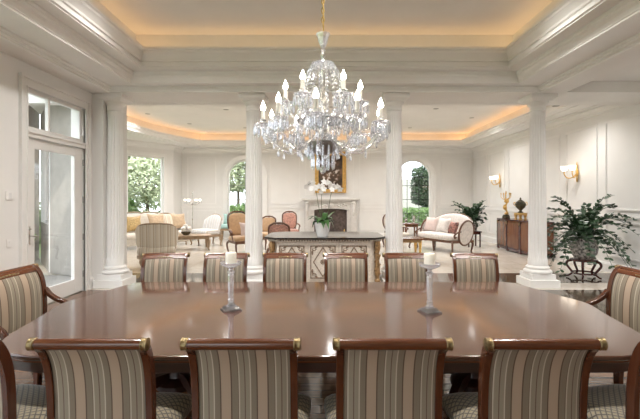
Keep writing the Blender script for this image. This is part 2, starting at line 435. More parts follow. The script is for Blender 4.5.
# back wall with two arched openings; runs from right to left so that outward is +y
WXc = (px(245, YB), px(413.5, YB)); WR = .74; ATOP = 3.30
ops = []
for c in WXc: ops.append((XR - c - WR, XR - c + WR, .42, ATOP, 1))
mb = MB(); wall_seg(mb, (XR, YB), (-5.85, YB), .25, 0, 4.4, ops)
struct(mb.build('wall_back', M['wall']))
# bay wall
BAY = [(-5.85, YB), (-5.85, 15.85), (-7.05, 14.30), (-7.5, 12.4), (-7.05, 10.4), (-5.85, 8.95), (-4.4, 8.2), (XL, 8.2)]
mb = MB()
for i in range(len(BAY) - 1):
    L = (Vector(BAY[i + 1]) - Vector(BAY[i])).length
    op = []
    if i == 1: op = [(.42, L - .12, 1.05, 3.25)]
    if i in (2, 3, 4): op = [(.15, L - .15, 1.05, 3.25)]
    wall_seg(mb, BAY[i], BAY[i + 1], .2, 0, 4.4, op)
wb = struct(mb.build('wall_bay', M['wall'])); wb.data.materials.append(M['stone'])
for p_ in wb.data.polygons:
    v = Vector((p_.center.x - .3, p_.center.y - 12.5, 0)).normalized()
    if p_.normal.dot(v) > .3: p_.material_index = 1
# wall behind the camera with three tall glazed openings
mb = MB(); wall_seg(mb, (XL, YF), (XR, YF), .22, 0, 3.7, [(.4, 3.4, 0, 3.3)])
struct(mb.build('wall_front', M['wall']))
for i, s in enumerate((.4,)):
    f = MB()
    for k in range(4): f.box(XL + s + k * .98, XL + s + k * .98 + .06, YF - .12, YF - .06, 0, 3.3)
    f.box(XL + s, XL + s + 3, YF - .12, YF - .06, 0, .2); f.box(XL + s, XL + s + 3, YF - .12, YF - .06, 2.4, 2.5); f.box(XL + s, XL + s + 3, YF - .12, YF - .06, 3.24, 3.3)
    w = struct(f.build('window_%d' % (6 + i), M['trim']))
    box(XL + s, XL + s + 3, YF - .095, YF - .085, .2, 3.24).build('pane', M['glass'], w)

# dining tray ceiling: swept stepped cornice around the lip rectangle
LX0, LX1, LY0, LY1 = -2.97, 3.10, -1.6, 6.70
rect = [(LX0, LY0), (LX1, LY0), (LX1, LY1), (LX0, LY1)]
prof = [(.23, 4.46), (.23, 4.10), (.04, 4.10), (.04, 4.17), (0, 4.17), (0, 4.125), (.02, 4.105), (.02, 4.07), (.055, 4.03), (.075, 3.99), (.075, 3.955), (.10, 3.945), (.10, 3.90), (.07, 3.895), (.07, 3.865), (.095, 3.855), (.095, 3.84),
        (.29, 3.84, .25), (.29, 3.80, .25), (.305, 3.79, .26), (.305, 3.755, .26), (.335, 3.73, .28), (.345, 3.70, .29), (.345, 3.675, .29), (.36, 3.665, .30), (.36, 3.645, .30),
        (.78, 3.64, .46), (.78, 3.61, .46), (.80, 3.60, .47), (.80, 3.575, .47), (.83, 3.565, .48), (.83, 3.54, .48), (.87, 3.54, .51)]
struct(loop_sweep(rect, prof).build('trim_1', M['trim'], ang=20), 'stepped white cornice around the tray ceiling')
struct(box(LX0 - .4, LX1 + .4, LY0 - .4, LY1 + .4, 4.46, 4.52).build('ceiling', M['ceil']))
# soffits around
s = MB()
s.box(XL, LX0 - .84, YF, 8.0, 3.542, 3.7)
s.box(LX1 + .84, 4.42, YF, 7.2, 3.542, 3.9)
s.box(LX0 - .84, LX1 + .84, LY1 + .49, 8.0, 3.542, 3.7)
s.box(LX1 + .84, XR, 7.2, 8.0, 3.542, 4.4)
s.box(LX0 - .84, LX1 + .84, YF, LY0 - .49, 3.542, 3.7)
s.box(-7.6, XR, 8.0, 8.2, 3.54, 4.5)
struct(s.build('ceiling', M['ceil']), 'white soffit and beams over the columns')
struct(box(4.42, XR, YF, 7.2, 3.74, 3.8).build('ceiling', M['ceil']))
# cove led strip in the trough
l = MB()
l.box(LX0 - .222, LX0 - .16, LY0, LY1 + .15, 4.104, 4.116); l.box(LX1 + .16, LX1 + .222, LY0, LY1 + .15, 4.104, 4.116)
l.box(LX0 - .12, LX1 + .12, LY1 + .16, LY1 + .222, 4.104, 4.116); l.box(LX0 - .12, LX1 + .12, LY0 - .20, LY0 - .13, 4.104, 4.116)
tag(l.build('led_strip', M['led']), 'amber strip light hidden in the cove of the dining tray ceiling', 'light')
# far room tray ceiling
LF = [(5.6, 9.0), (5.6, 15.9), (-4.75, 15.9), (-5.25, 15.0), (-5.65, 13.9), (-5.9, 12.4), (-5.75, 11.0), (-5.2, 9.8), (-4.6, 9.0)]
prof2 = [(.26, 4.27), (.26, 3.93), (.05, 3.93), (.05, 4.00), (0, 4.0), (0, 3.96), (.03, 3.94), (.03, 3.90), (.07, 3.86), (.10, 3.82), (.10, 3.79), (.30, 3.785), (.30, 3.765), (1.6, 3.765)]
struct(loop_sweep(LF, prof2).build('trim_2', M['trim'], ang=20), 'white curved cornice around the living room tray ceiling')
struct(box(-7.6, XR, 8.2, YB, 4.27, 4.33).build('ceiling', M['ceil']), 'white living room ceiling')
l = loop_sweep(LF, [(.17, 3.94), (.23, 3.94), (.23, 3.95), (.17, 3.95), (.17, 3.94)])
tag(l.build('led_strip', M['led2']), 'amber strip light hidden in the curved cove of the living room ceiling', 'light')
# wall crowns
crown = [(0, 3.56), (-.03, 3.57), (-.03, 3.60), (-.07, 3.63), (-.10, 3.68), (-.10, 3.70), (-.15, 3.71), (-.15, 3.765)]
WP = [(XR, 8.2), (XR, YB), (-5.85, YB)] + BAY[1:7]
struct(loop_sweep(WP, [(a, z + .0) for a, z in crown], closed=False).build('trim_3', M['trim'], ang=20), 'white crown moulding of the living room')
struct(loop_sweep([(XR, YF), (XR, 7.2)], [(0, 3.52), (-.03, 3.53), (-.03, 3.57), (-.09, 3.63), (-.09, 3.66), (-.14, 3.67), (-.14, 3.74)], closed=False).build('trim_4', M['trim'], ang=20), 'crown moulding over the aisle wall')
# baseboards
bb = [(0, 0), (-.03, 0), (-.03, .17), (-.018, .19), (-.018, .2), (0, .215)]
struct(loop_sweep([(XR, YF), (XR, YB)], bb, closed=False).build('baseboard_right', M['trim'], ang=20))
def bbx(x0, x1): return [(x1, YB), (x0, YB)]
o = MB()
for a, b_ in ((-5.85, 1.35 - .9 - .8), (1.35 + .6, XR)):
    pass
xs = [-5.85, -.86, 1.62, XR]
for a, b_ in ((-5.85, px(303, 16.5)), (px(358, 16.5), XR)):
    t = loop_sweep([(b_, YB), (a, YB)], bb, closed=False); o.add(t.v, t.f)
struct(o.build('baseboard_back', M['trim'], ang=20))
struct(loop_sweep(BAY[:7], bb, closed=False).build('baseboard_bay', M['trim'], ang=20))
o = MB()
for a, b_ in ((dD1 + .14, 8.2), (4.95, dD0 - .14)):
    t = loop_sweep([(XL, b_), (XL, a)], bb, closed=False); o.add(t.v, t.f)
struct(o.build('baseboard_left', M['trim'], ang=20))

# panel mouldings ------------------------------------------------------
def frame_on(mb, P, U, Nn, u0, u1, z0, z1, w=.05, t=.022):
    """rectangular picture moulding on plane at P + U*u, out along Nn"""
    P, U, Nn = Vector(P), Vector(U), Vector(Nn)
    for (a0, a1, b0, b1) in ((u0, u1, z0, z0 + w), (u0, u1, z1 - w, z1), (u0, u0 + w, z0 + w, z1 - w), (u1 - w, u1, z0 + w, z1 - w)):
        for (sh, th) in ((0, t * .55), (w * .28, t)):
            vs = []
            for off in (0, th):
                for (u, z) in ((a0 + sh, b0 + sh), (a1 - sh, b0 + sh), (a1 - sh, b1 - sh), (a0 + sh, b1 - sh)):
                    if u < min(a0, a1) - 1e-6: u = a0
                    w3 = P + U * u + Nn * off; vs.append((w3.x, w3.y, z))
            mb.add(vs, [(0, 1, 2, 3), (7, 6, 5, 4)] + [(i, (i + 1) % 4, 4 + (i + 1) % 4, 4 + i) for i in range(4)])
mb = MB()
for (a, b_) in ((15.45, 16.65), (13.95, 15.2), (10.7, 13.65), (9.25, 10.45), (6.6, 9.0), (4.2, 6.35), (1.5, 3.9), (-1.6, 1.2)):
    frame_on(mb, (XR, 0, 0), (0, 1, 0), (-1, 0, 0), a, b_, 1.36, 3.36)
    frame_on(mb, (XR, 0, 0), (0, 1, 0), (-1, 0, 0), a, b_, .34, 1.14)
mb.box(XR - .03, XR, YF, YB, 1.21, 1.27)
struct(mb.build('trim_5', M['trim'], ang=20), 'picture frame mouldings on the right wall')
mb = MB()
for (a, b_) in ((187, 216), (269.5, 300), (359, 387.5), (441, 470.5)):
    frame_on(mb, (0, YB, 0), (1, 0, 0), (0, -1, 0), px(a, YB), px(b_, YB), 1.42, 3.42)
    frame_on(mb, (0, YB, 0), (1, 0, 0), (0, -1, 0), px(a, YB), px(b_, YB), .34, 1.18)
for a, b_ in ((-5.85, px(245, YB) - 1), (px(245, YB) + 1, px(303, 16.5)), (px(358, 16.5), px(413.5, YB) - 1), (px(413.5, YB) + 1, XR)): mb.box(a, b_, YB - .03, YB, 1.27, 1.33)
frame_on(mb, (0, YB, 0), (1, 0, 0), (0, -1, 0), px(305, YB), px(354, YB), 1.8, 3.46)
struct(mb.build('trim_6', M['trim'], ang=20), 'picture frame mouldings on the fireplace wall')

# arched windows ----------------------------------------------------------
def arch_window(idx, c, style):
    # casing
    z0 = .42; zc = ATOP - WR
    def ring(r0, r1, y0, y1):
        m = MB(); K = 20; poly_o = [(c - r1, z0 if r1 == WR else 0)]
        pts = [(-1, None)]
        out = []
        for r in (r0, r1):
            l = [(c - r, 0.42 if r < WR + .01 else 0.2)] + [(c - r * cos(PI * k / K), zc + r * sin(PI * k / K)) for k in range(K + 1)] + [(c + r, 0.42 if r < WR + .01 else .2)]
            out.append(l)
        n = len(out[0]); vs = []
        for y in (y0, y1):
            for l in out: vs += [(x, y, z) for x, z in l]
        fs = []
        for k in range(n - 1):
            fs += [(k, k + 1, n + k + 1, n + k), (2 * n + k, 3 * n + k, 3 * n + k + 1, 2 * n + k + 1), (k, 2 * n + k, 2 * n + k + 1, k + 1), (n + k, n + k + 1, 3 * n + k + 1, 3 * n + k)]
        fs += [(0, n, 3 * n, 2 * n), (n - 1, 3 * n - 1, 4 * n - 1, 2 * n - 1)]
        return m.add(vs, fs)
    m = ring(WR - .005, WR + .20, YB - .045, YB); m2 = ring(WR + .13, WR + .20, YB - .07, YB - .04); m.add(m2.v, m2.f)
    m.box(c - WR - .2, c + WR + .2, YB - .09, YB, .18, .42)
    w = struct(m.build('window_%d' % idx, M['trim'], ang=25), 'white arched window casing on the fireplace wall')
    fr = ring(WR - .07, WR - .005, YB + .05, YB + .11); fr.box(c - WR, c + WR, YB + .05, YB + .11, .42, .50)
    fr.build('window_frame', M['trim'], w, ang=25)
    mu = MB(); y = YB + .08; r = .012
    if style:
        for x in (-.25, .25): mu.tube([(c + x, y, .5), (c + x, y, zc + .02)], r, 6)
        mu.tube([(c, y, zc + .25), (c, y, ATOP - .05)], r, 6)
        mu.tube([(c - .25 * cos(PI * k / 12), y, zc + .25 * sin(PI * k / 12)) for k in range(13)], r, 6)
        for z in (1.05, 1.62, 2.2, zc): mu.tube([(c - WR + .05, y, z), (c + WR - .05, y, z)], r, 6)
        for sx in (-1, 1): mu.tube([(c + sx * .25, y, zc), (c + sx * .45, y, zc + .25), (c + sx * .5, y, zc + .45)], r, 6)
        mm = M['black']
    else:
        mu.tube([(c, y, .5), (c, y, ATOP - .05)], .014, 6)
        for z in (1.05, 1.62, 2.2, zc): mu.tube([(c - WR + .05, y, z), (c + WR - .05, y, z)], .014, 6)
        mm = M['steel']
    mu.build('muntin', mm, w)
    K = 20
    MB().prismxz([(c - WR + .05, .5)] + [(c - (WR - .05) * cos(PI * k / K), zc + (WR - .05) * sin(PI * k / K)) for k in range(K + 1)] + [(c + WR - .05, .5)], YB + .088, YB + .094).build('pane', M['glass'], w)
arch_window(1, WXc[0], 0); arch_window(2, WXc[1], 1)

# bay windows
def bay_window(idx, i, s0, s1, z0=1.05, z1=3.25):
    p, q = Vector(BAY[i]), Vector(BAY[i + 1]); d = (q - p).normalized(); nr = Vector((d.y, -d.x)); L = (q - p).length
    mtx = Matrix(((d.x, nr.x, 0, p.x), (d.y, nr.y, 0, p.y), (0, 0, 1, 0), (0, 0, 0, 1)))
    m = MB(); w_ = .11
    m.box(s0 - w_, s0, -.04, 0, z0, z1); m.box(s1, s1 + w_, -.04, 0, z0, z1); m.box(s0 - w_, s1 + w_, -.04, 0, z1, z1 + w_ + .03); m.box(s0 - w_ - .03, s1 + w_ + .03, -.09, 0, z0 - .09, z0)
    m.xf(mtx); w = struct(m.build('window_%d' % idx, M['trim']))
    f = MB(); 
    for a, b_, c, e in ((s0, s0 + .06, z0, z1), (s1 - .06, s1, z0, z1), (s0 + .06, s1 - .06, z0, z0 + .06), (s0 + .06, s1 - .06, z1 - .06, z1)): f.box(a, b_, .06, .12, c, e)
    f.xf(mtx); f.build('window_frame', M['trim'], w)
    g = box(s0 + .05, s1 - .05, .088, .094, z0 + .05, z1 - .05).xf(mtx); g.build('pane', M['glass'], w)
Ls = [(Vector(BAY[i + 1]) - Vector(BAY[i])).length for i in range(len(BAY) - 1)]
bay_window(3, 1, .42, Ls[1] - .12)
bay_window(4, 2, .15, Ls[2] - .15); bay_window(5, 3, .15, Ls[3] - .15); bay_window(9, 4, .15, Ls[4] - .15)

# left door with transom -----------------------------------------------------
X = XL
m = MB()
def casing(m, y0, y1, zt, w=.13):
    m.box(X, X + .03, y0 - w, y0, 0, zt); m.box(X, X + .03, y1, y1 + w, 0, zt); m.box(X, X + .03, y0 - w, y1 + w, zt, zt + w + .02)
    m.box(X, X + .05, y0 - w - .006, y0 - w + .035, 0, zt + w); m.box(X, X + .05, y1 + w - .035, y1 + w + .006, 0, zt + w); m.box(X, X + .055, y0 - w - .012, y1 + w + .012, zt + w - .01, zt + w + .03)
    m.box(X, X + .045, y0 - .02, y0, 0, zt); m.box(X, X + .045, y1, y1 + .02, 0, zt); m.box(X, X + .045, y0 - .02, y1 + .02, zt, zt + .02)
casing(m, dD0, dD1, 3.2)
m.box(X - .12, X + .03, dD0, dD1, 2.50, 2.60); m.box(X - .1, X + .05, dD0 - .01, dD1 + .01, 2.56, 2.59)
dr = struct(m.build('door_1', M['door'], bev=.004), 'white glazed door with transom')
lf = MB(); y0, y1 = dD0 + .01, dD1 - .01
lf.box(X - .06, X - .015, y0, y0 + .19, .01, 2.49); lf.box(X - .06, X - .015, y1 - .22, y1, .01, 2.49)
lf.box(X - .06, X - .015, y0 + .19, y1 - .22, .01, .25); lf.box(X - .06, X - .015, y0 + .19, y1 - .22, 2.35, 2.49)
leaf = lf.build('door_leaf', M['door'], dr, bev=.004)
box(X - .043, X - .037, y0 + .18, y1 - .21, .24, 2.36).build('pane', M['glass'], leaf)
h = MB(); h.box(X - .015, X - .005, y0 + .04, y0 + .09, .96, 1.22); h.tube([(X - .01, y0 + .065, 1.08), (X + .05, y0 + .065, 1.08), (X + .055, y0 + .09, 1.08), (X + .055, y0 + .19, 1.075)], .01, 8)
h.tube([(X - .01, y0 + .065, 1.18), (X + .02, y0 + .065, 1.18)], .012, 8)
h.build('door_handle', M['silver'], leaf)
for z in (.25, .9, 1.55, 2.2):
    MB().tube([(X + .002, y1 + .005, z), (X + .002, y1 + .005, z + .11)], .012, 8).build('hinge', M['steel'], dr)
tf = MB(); z0, z1 = 2.60, 3.20
for a, b_, c, e in ((dD0, dD0 + .06, z0, z1), (dD1 - .08, dD1, z0, z1), (dD0 + .06, dD1 - .08, z0, z0 + .06), (dD0 + .06, dD1 - .08, z1 - .05, z1), (6.16, 6.20, z0 + .06, z1 - .05)): tf.box(X - .07, X - .02, a, b_, c, e)
tr = tf.build('transom_frame', M['door'], dr)
box(X - .05, X - .044, dD0 + .05, dD1 - .07, z0 + .05, z1 - .04).build('pane', M['glass'], tr)
MB().tube([(X - .01, dD1 - .04, 2.72), (X + .02, dD1 - .04, 2.76), (X + .01, dD1 - .04, 2.86)], .014, 8).build('window_latch', M['white'], dr)
for n_, (ya, yb) in ((10, (2.9 + .7, 4.6 - .0)),):
    pass
for n_, (ya, yb) in ((10, (3.6, 5.3)),): pass
# two further glazed openings in the left wall nearer the camera
for n_, (ya, yb) in ((10, (2.6, 4.8)), (11, (-.1, 2.1)), (12, (-2.4, -.6))):
    f = MB(); casing(f, ya, yb, 3.25)
    w = struct(f.build('window_%d' % n_, M['trim']))
    g = MB()
    for k in range(3): g.box(X - .09, X - .03, ya + k * (yb - ya - .06) / 2, ya + k * (yb - ya - .06) / 2 + .06, 0, 3.25)
    for z in (0, 2.5, 3.19): g.box(X - .09, X - .03, ya, yb, z, z + .06)
    g.build('window_frame', M['trim'], w); box(X - .062, X - .056, ya, yb, .06, 3.19).build('pane', M['glass'], w)
# light switch, keypad
t = thing('light_switch', 'white wall switch plate beside the glazed door', 'switch', (XL, 5.36, 1.66))
box(0, .012, -.06, .06, -.06, .06).build('cover_plate', M['trim'], t, bev=.003)
box(.012, .018, -.02, .02, -.035, .035).build('rocker', M['white'], t)
t = thing('outlet', 'small white outlet plate low on the wall beside the door', 'outlet', (XL, 5.35, 1.02))
box(0, .01, -.035, .035, -.055, .055).build('cover_plate', M['trim'], t, bev=.003)
MB().sell((.012, 0, .02), (.004, .012, .012)).build('socket', M['white'], t)

# columns ---------------------------------------------------------------------
def make_column(hp, label, loc):
    t = thing('column', label, 'column', loc, 0, 'row of white fluted columns')
    box(-hp, hp, -hp, hp, 0, .14).build('plinth', M['colm'], t, bev=.004)
    b_ = MB(); s2 = hp * .82
    b_.box(-s2, s2, -s2, s2, .14, .24); b_.lathe([(.225, .24), (.245, .26), (.245, .285), (.225, .305), (.195, .31), (.195, .33), (.205, .34), (.205, .355), (.19, .37), (.172, .385)], n=32)
    b_.build('base', M['colm'], t, bev=.003, ang=30)
    n = 96; prof = [(.168, .385), (.166, .50)]
    for k in range(15):
        f = k / 14; z = .52 + f * (3.14 - .52); r = .166 - .030 * f ** 1.4
        prof.append((r, z))
    prof += [(.136, 3.16), (.136, 3.24)]
    sh = MB().lathe(prof, n=n, flute=(.51, 3.145, .15, 20)); sh.build('shaft', M['colm'], t, ang=60)
    c = MB().lathe([(.136, 3.24), (.15, 3.25), (.15, 3.27), (.138, 3.28), (.138, 3.34), (.155, 3.36), (.175, 3.39), (.185, 3.41), (.185, 3.42)], n=32)
    c.taper((0, 0, 3.42), (.175, .175), (0, 0, 3.475), (.235, .235)); c.box(-.24, .24, -.24, .24, 3.475, 3.54)
    c.build('capital', M['colm'], t, bev=.002, ang=30)
    return t
make_column(.27, 'white fluted column standing free beside the potted fern on the right', (4.06, 7.5, 0))
make_column(.235, 'white fluted column left of the marble-topped console', (-1.26, 7.5, 0))
make_column(.235, 'white fluted column right of the marble-topped console', (1.37, 7.5, 0))
make_column(.27, 'white fluted column against the wall beside the glazed door', (-3.86, 7.5, 0))
# pier behind the engaged column
struct(box(XL, -3.98, 7.3, 8.2, 0, 3.53).build('wall_pier', M['wall']))

# ------------------------------------------------------------------ dining table
TZ = .76
t = thing('dining_table', 'long polished mahogany dining table with bowed ends in the foreground', 'table', (.03, 3.13, 0))
half = []
pts = [(-1.60, -.98), (1.60, -.98), (1.80, -.93), (1.96, -.70), (2.07, -.2), (2.14, .12), (2.08, .38), (1.93, .92), (1.84, .98), (-1.84, .98), (-1.93, .92), (-2.08, .38), (-2.14, .12), (-2.07, -.2), (-1.96, -.70), (-1.80, -.93)]
sm = []
for i in range(len(pts)):
    a, b_ = pts[i], pts[(i + 1) % len(pts)]
    if abs(a[0] - b_[0]) > 2: sm.append(a); continue
    z, c = pts[i - 1], pts[(i + 2) % len(pts)]
    if abs(z[0] - a[0]) > 2 or abs(b_[0] - c[0]) > 2: sm.append(a); continue
    P0, P1, P2, P3 = map(Vector, (z, a, b_, c))
    for k in range(4):
        u = k / 4; q = .5 * ((2 * P1) + (P2 - P0) * u + (2 * P0 - 5 * P1 + 4 * P2 - P3) * u * u + (3 * P1 - P0 - 3 * P2 + P3) * u ** 3); sm.append((q.x, q.y))
def inset(P, d):
    out = []; n = len(P)
    for i in range(n):
        a, p, b_ = Vector(P[i - 1]), Vector(P[i]), Vector(P[(i + 1) % n]); n1 = (p - a).normalized(); n2 = (b_ - p).normalized()
        k = Vector((-n1.y - n2.y, n1.x + n2.x)).normalized(); out.append((p.x + k.x * d, p.y + k.y * d))
    return out
MB().prism(sm, TZ - .028, TZ).build('tabletop', M['tabletop'], t, bev=.007)
e = MB(); e.prism(inset(sm, .012), TZ - .043, TZ - .028); e.build('edge_moulding', M['mahogx'], t, bev=.004)
a_o = inset(sm, .05); a_i = inset(sm, .08); n = len(sm); vs = [(*p, z) for z in (TZ - .11, TZ - .043) for P in (a_o, a_i) for p in P]; fs = []
for i in range(n):
    j = (i + 1) % n; fs += [(i, j, 2 * n + j, 2 * n + i), (n + j, n + i, 3 * n + i, 3 * n + j), (i, n + i, n + j, j), (2 * n + i, 2 * n + j, 3 * n + j, 3 * n + i)]
MB().add(vs, fs).build('apron', M['apron'], t, ang=30)
for sx in (-1.15, 1.15):
    p = MB().lathe([(.16, .16), (.16, .2), (.09, .24), (.075, .3), (.11, .4), (.12, .45), (.08, .52), (.07, .58), (.12, .64), (.15, .66), (.15, .717)], (sx, 0, 0), 24)
    p.build('pedestal', M['apron'], t)
    for k in range(4):
        a = PI / 4 + k * PI / 2
        leg = MB().strip(smooth_path([(sx + r * cos(a), r * sin(a), z) for r, z in ((.08, .24), (.2, .23), (.34, .13), (.46, .045), (.55, .03))], 4), .06, [.08] * 5 + [.07] * 5 + [.05] * 7, up=(-sin(a), cos(a), 0))
        leg.build('leg', M['apron'], t)
        MB().sell((sx + .56 * cos(a), .56 * sin(a), .03), (.04, .04, .03), n=10, m=6).build('foot_cap', M['brass'], t)
# ------------------------------------------------------------------ dining chair
def make_chair():
    t = thing('dining_chair', 'x', 'chair')
    side = [(-.215, .43), (-.212, .55), (-.215, .68), (-.226, .79), (-.246, .87), (-.276, .93), (-.305, .957)]
    full = smooth_path([(0, y, z) for y, z in side], 5)
    nrm = []
    for i in range(len(full)):
        tg = (full[min(i + 1, len(full) - 1)] - full[max(i - 1, 0)]).normalized(); nrm.append(Vector((0, tg.z, -tg.y)))   # points +y (towards seat)
    def sheet(sgn):
        def f(u, v):
            k = v * (len(full) - 1); i = min(int(k), len(full) - 2); w = k - i
            p = full[i].lerp(full[i + 1], w); nn = nrm[i].lerp(nrm[i + 1], w)
            x = -.213 + .426 * u; e = (1 - abs(2 * u - 1) ** 5) * (1 - abs(2 * v - 1) ** 8)
            q = p + nn * sgn * (.012 + .012 * e); return (x, q.y, q.z)
        return f
    MB().slab(sheet(1), sheet(-1), 16, 24).build('back_cushion', M['stripe'], t, ang=50)
    for s_ in (-1, 1):
        x = s_ * .228
        path = smooth_path([(x, -.30, 0), (x, -.255, .16), (x, -.222, .34)] + [(x, y, z) for y, z in side] + [(x, -.318, .966)], 4)
        m_ = len(path); wid = [.030 + .006 * abs(2 * i / (m_ - 1) - 1) for i in range(m_)]
        MB().strip(path, .034, [.034 + .014 * min(1, i / m_ * 1.5) for i in range(m_)]).build('side_rail', M['mahog'], t, bev=.005)
        # brass collar at the end of the scroll
        MB().tube([(s_ * .232, -.318, .966), (s_ * .236, -.318, .966), (s_ * .24, -.318, .966), (s_ * .255, -.318, .966), (s_ * .259, -.318, .966), (s_ * .264, -.318, .966)], [.026, .0285, .026, .027, .0285, .018], 16).build('brass_collar', M['brass'], t)
        # front legs
        leg = smooth_path([(s_ * .245, .245, .42), (s_ * .248, .262, .30), (s_ * .25, .265, .15), (s_ * .25, .29, 0)], 5)
        MB().strip(leg, [.045 - .018 * i / (len(leg) - 1) for i in range(len(leg))], [.045 - .018 * i / (len(leg) - 1) for i in range(len(leg))]).build('leg', M['mahog'], t, bev=.004)
    MB().tube([(x, -.318, .966) for x in (-.234, -.1, 0, .1, .234)], [.0245, .0255, .0255, .0255, .0245], 20).build('crest_roll', M['mahogx'], t)
    MB().strip([(-.212, -.268, .948), (.212, -.268, .948)], .016, .045, up=(0, .8, .6)).build('crest_rail', M['mahogx'], t, bev=.003)
    orn = MB()
    for k in range(-3, 4):
        orn.sell((k * .02, -.262 + .001 * abs(k), .951 - .001 * abs(k)), (.013, .006, .011 - .001 * abs(k)), n=8, m=6)
    orn.tube([(-.075, -.262, .95), (.075, -.262, .95)], .004, 6)
    orn.build('brass_ornament', M['brass'], t)
    # seat
    def seat(zf):
        def f(u, v):
            y = -.205 + .475 * v; w = .255 + .045 * v ** .7
            if v > .85: w -= .05 * ((v - .85) / .15) ** 2
            x = (2 * u - 1) * w; e = (1 - abs(2 * u - 1) ** 6) * (1 - abs(2 * v - 1) ** 6)
            return (x, y, zf + (.045 * e if zf > .45 else 0))
        return f
    MB().slab(seat(.462), seat(.42), 14, 14).build('seat', M['diamond'], t, ang=60)
    r = MB(); r.prism([(-.238, -.20), (.238, -.20), (.285, .20), (.268, .262), (-.268, .262), (-.285, .20)], .365, .42)
    r.build('seat_rail', M['mahogx'], t, bev=.004)
    return t
ch = make_chair()
# (x, y of roll, rotation about the roll, label)
NG, FG = 'dining chairs seen from behind on the near side of the table', 'dining chairs on the far side of the table'
def place(x, y, rz, label, first=[True]):
    grp = NG if abs(rz) < 1 else (FG if abs(rz) > 2.5 else 'wide dining chairs at the heads of the table')
    # x,y = where the chair's crest roll is; chair faces +y at rz=0
    ox = x + (-(-.318) * -sin(rz)) * 1.0; oy = y + .318 * cos(rz)
    if first[0]:
        first[0] = False; ch.location = (ox, oy, 0); ch.rotation_euler = (0, 0, rz); ch['label'] = label; ch['group'] = grp; return ch
    return dup(ch, (ox, oy, 0), rz, label, grp)
R = math.radians
place(px(89, 1.76), 1.76, 0, 'striped dining chair seen from behind, second from the left on the near side')
place(px(241, 1.76), 1.76, 0, 'striped dining chair seen from behind, in front of the left crystal candlestick')
place(px(392.5, 1.76), 1.76, 0, 'striped dining chair seen from behind, in front of the right crystal candlestick')
place(px(544.5, 1.76), 1.76, 0, 'striped dining chair seen from behind, right one of the four whole near chairs')
place(-1.72, 1.84, R(-12), 'striped dining chair cut by the left edge, at the near left table corner')
place(1.72, 1.84, R(12), 'striped dining chair cut by the right edge, at the near right table corner')
place(px(167, 4.62), 4.60, R(180 + 7), 'striped dining chair facing us, leftmost on the far side of the table')
place(px(227, 4.62), 4.62, R(180), 'striped dining chair facing us behind the left crystal candlestick')
place(px(285.5, 4.62), 4.62, R(180), 'striped dining chair facing us, left one of the two before the carved console')
place(px(345.5, 4.62), 4.62, R(180), 'striped dining chair facing us, right one of the two before the carved console')
place(px(405, 4.62), 4.62, R(180), 'striped dining chair facing us behind the right crystal candlestick')
place(px(473, 4.62), 4.60, R(180 - 7), 'striped dining chair facing us, rightmost on the far side of the table')
lh = place(-2.74, 3.44, R(-90), 'striped dining chair at the left head of the table, near the glazed door')
rh = place(2.79, 3.36, R(90), 'striped dining chair at the right head of the table, near the potted fern')

for hc in (lh, rh):                     # the two head chairs are wider and have low sloping arms
    hc.scale = (1.56, 1, 1)
    for s_ in (-1, 1):
        P = smooth_path([(s_ * .243, -.215, .76), (s_ * .246, -.17, .70), (s_ * .25, -.11, .655), (s_ * .255, -.04, .62), (s_ * .257, .02, .56), (s_ * .257, .06, .42)], 5)
        MB().strip(P, .032, .036, up=(1, 0, 0)).build('arm', M['mahog'], hc, bev=.005)
# ------------------------------------------------------------------ candlesticks
def make_candlestick(loc, label, label2, rz):
    t = thing('candlestick', label, 'candlestick', loc, rz, 'crystal candlesticks on the dining table')
    b_ = MB(); b_.taper((0, 0, 0), (.065, .065), (0, 0, .012), (.065, .065)); b_.taper((0, 0, .012), (.058, .058), (0, 0, .035), (.036, .036)); b_.build('base', M['crystal2'], t, bev=.002)
    MB().lathe([(.030, .035), (.032, .045), (.018, .055), (.024, .07), (.024, .08), (.017, .09), (.019, .11), (.025, .26), (.022, .275), (.030, .285), (.030, .295), (.018, .305), (.016, .315)], n=8).build('stem', M['crystal2'], t, ang=20)
    MB().lathe([(.016, .315), (.03, .325), (.045, .33), (.075, .345), (.082, .365), (.078, .367), (.06, .352), (.045, .345), (.001, .345)], n=16).build('dish', M['crystal2'], t)
    c = MB().lathe([(.039, 0), (.041, .006), (.041, .088), (.038, .094), (.03, .092), (.001, .091)], n=24); c.tube([(0, 0, .09), (.002, 0, .104)], .0015, 5)
    o = c.build('candle', M['wax'], None); o.location = (loc[0], loc[1], loc[2] + .3455); tag(o, label2, 'candle', 'pillar candles on the dining table')
make_candlestick((px(231, 3.06), 3.06, TZ), 'crystal candlestick on the left half of the table', 'ivory pillar candle on the left crystal candlestick', R(30))
make_candlestick((px(429.5, 3.0), 3.0, TZ), 'crystal candlestick on the right half of the table', 'ivory pillar candle on the right crystal candlestick', R(20))

# ------------------------------------------------------------------ chandelier
CX, CY = .015, 3.1
t = thing('chandelier', 'crystal chandelier with candle bulbs hanging over the dining table', 'chandelier', (CX, CY, 4.46))
Z0 = -4.46
def L3(x, y, z): return (x, y, z + Z0)
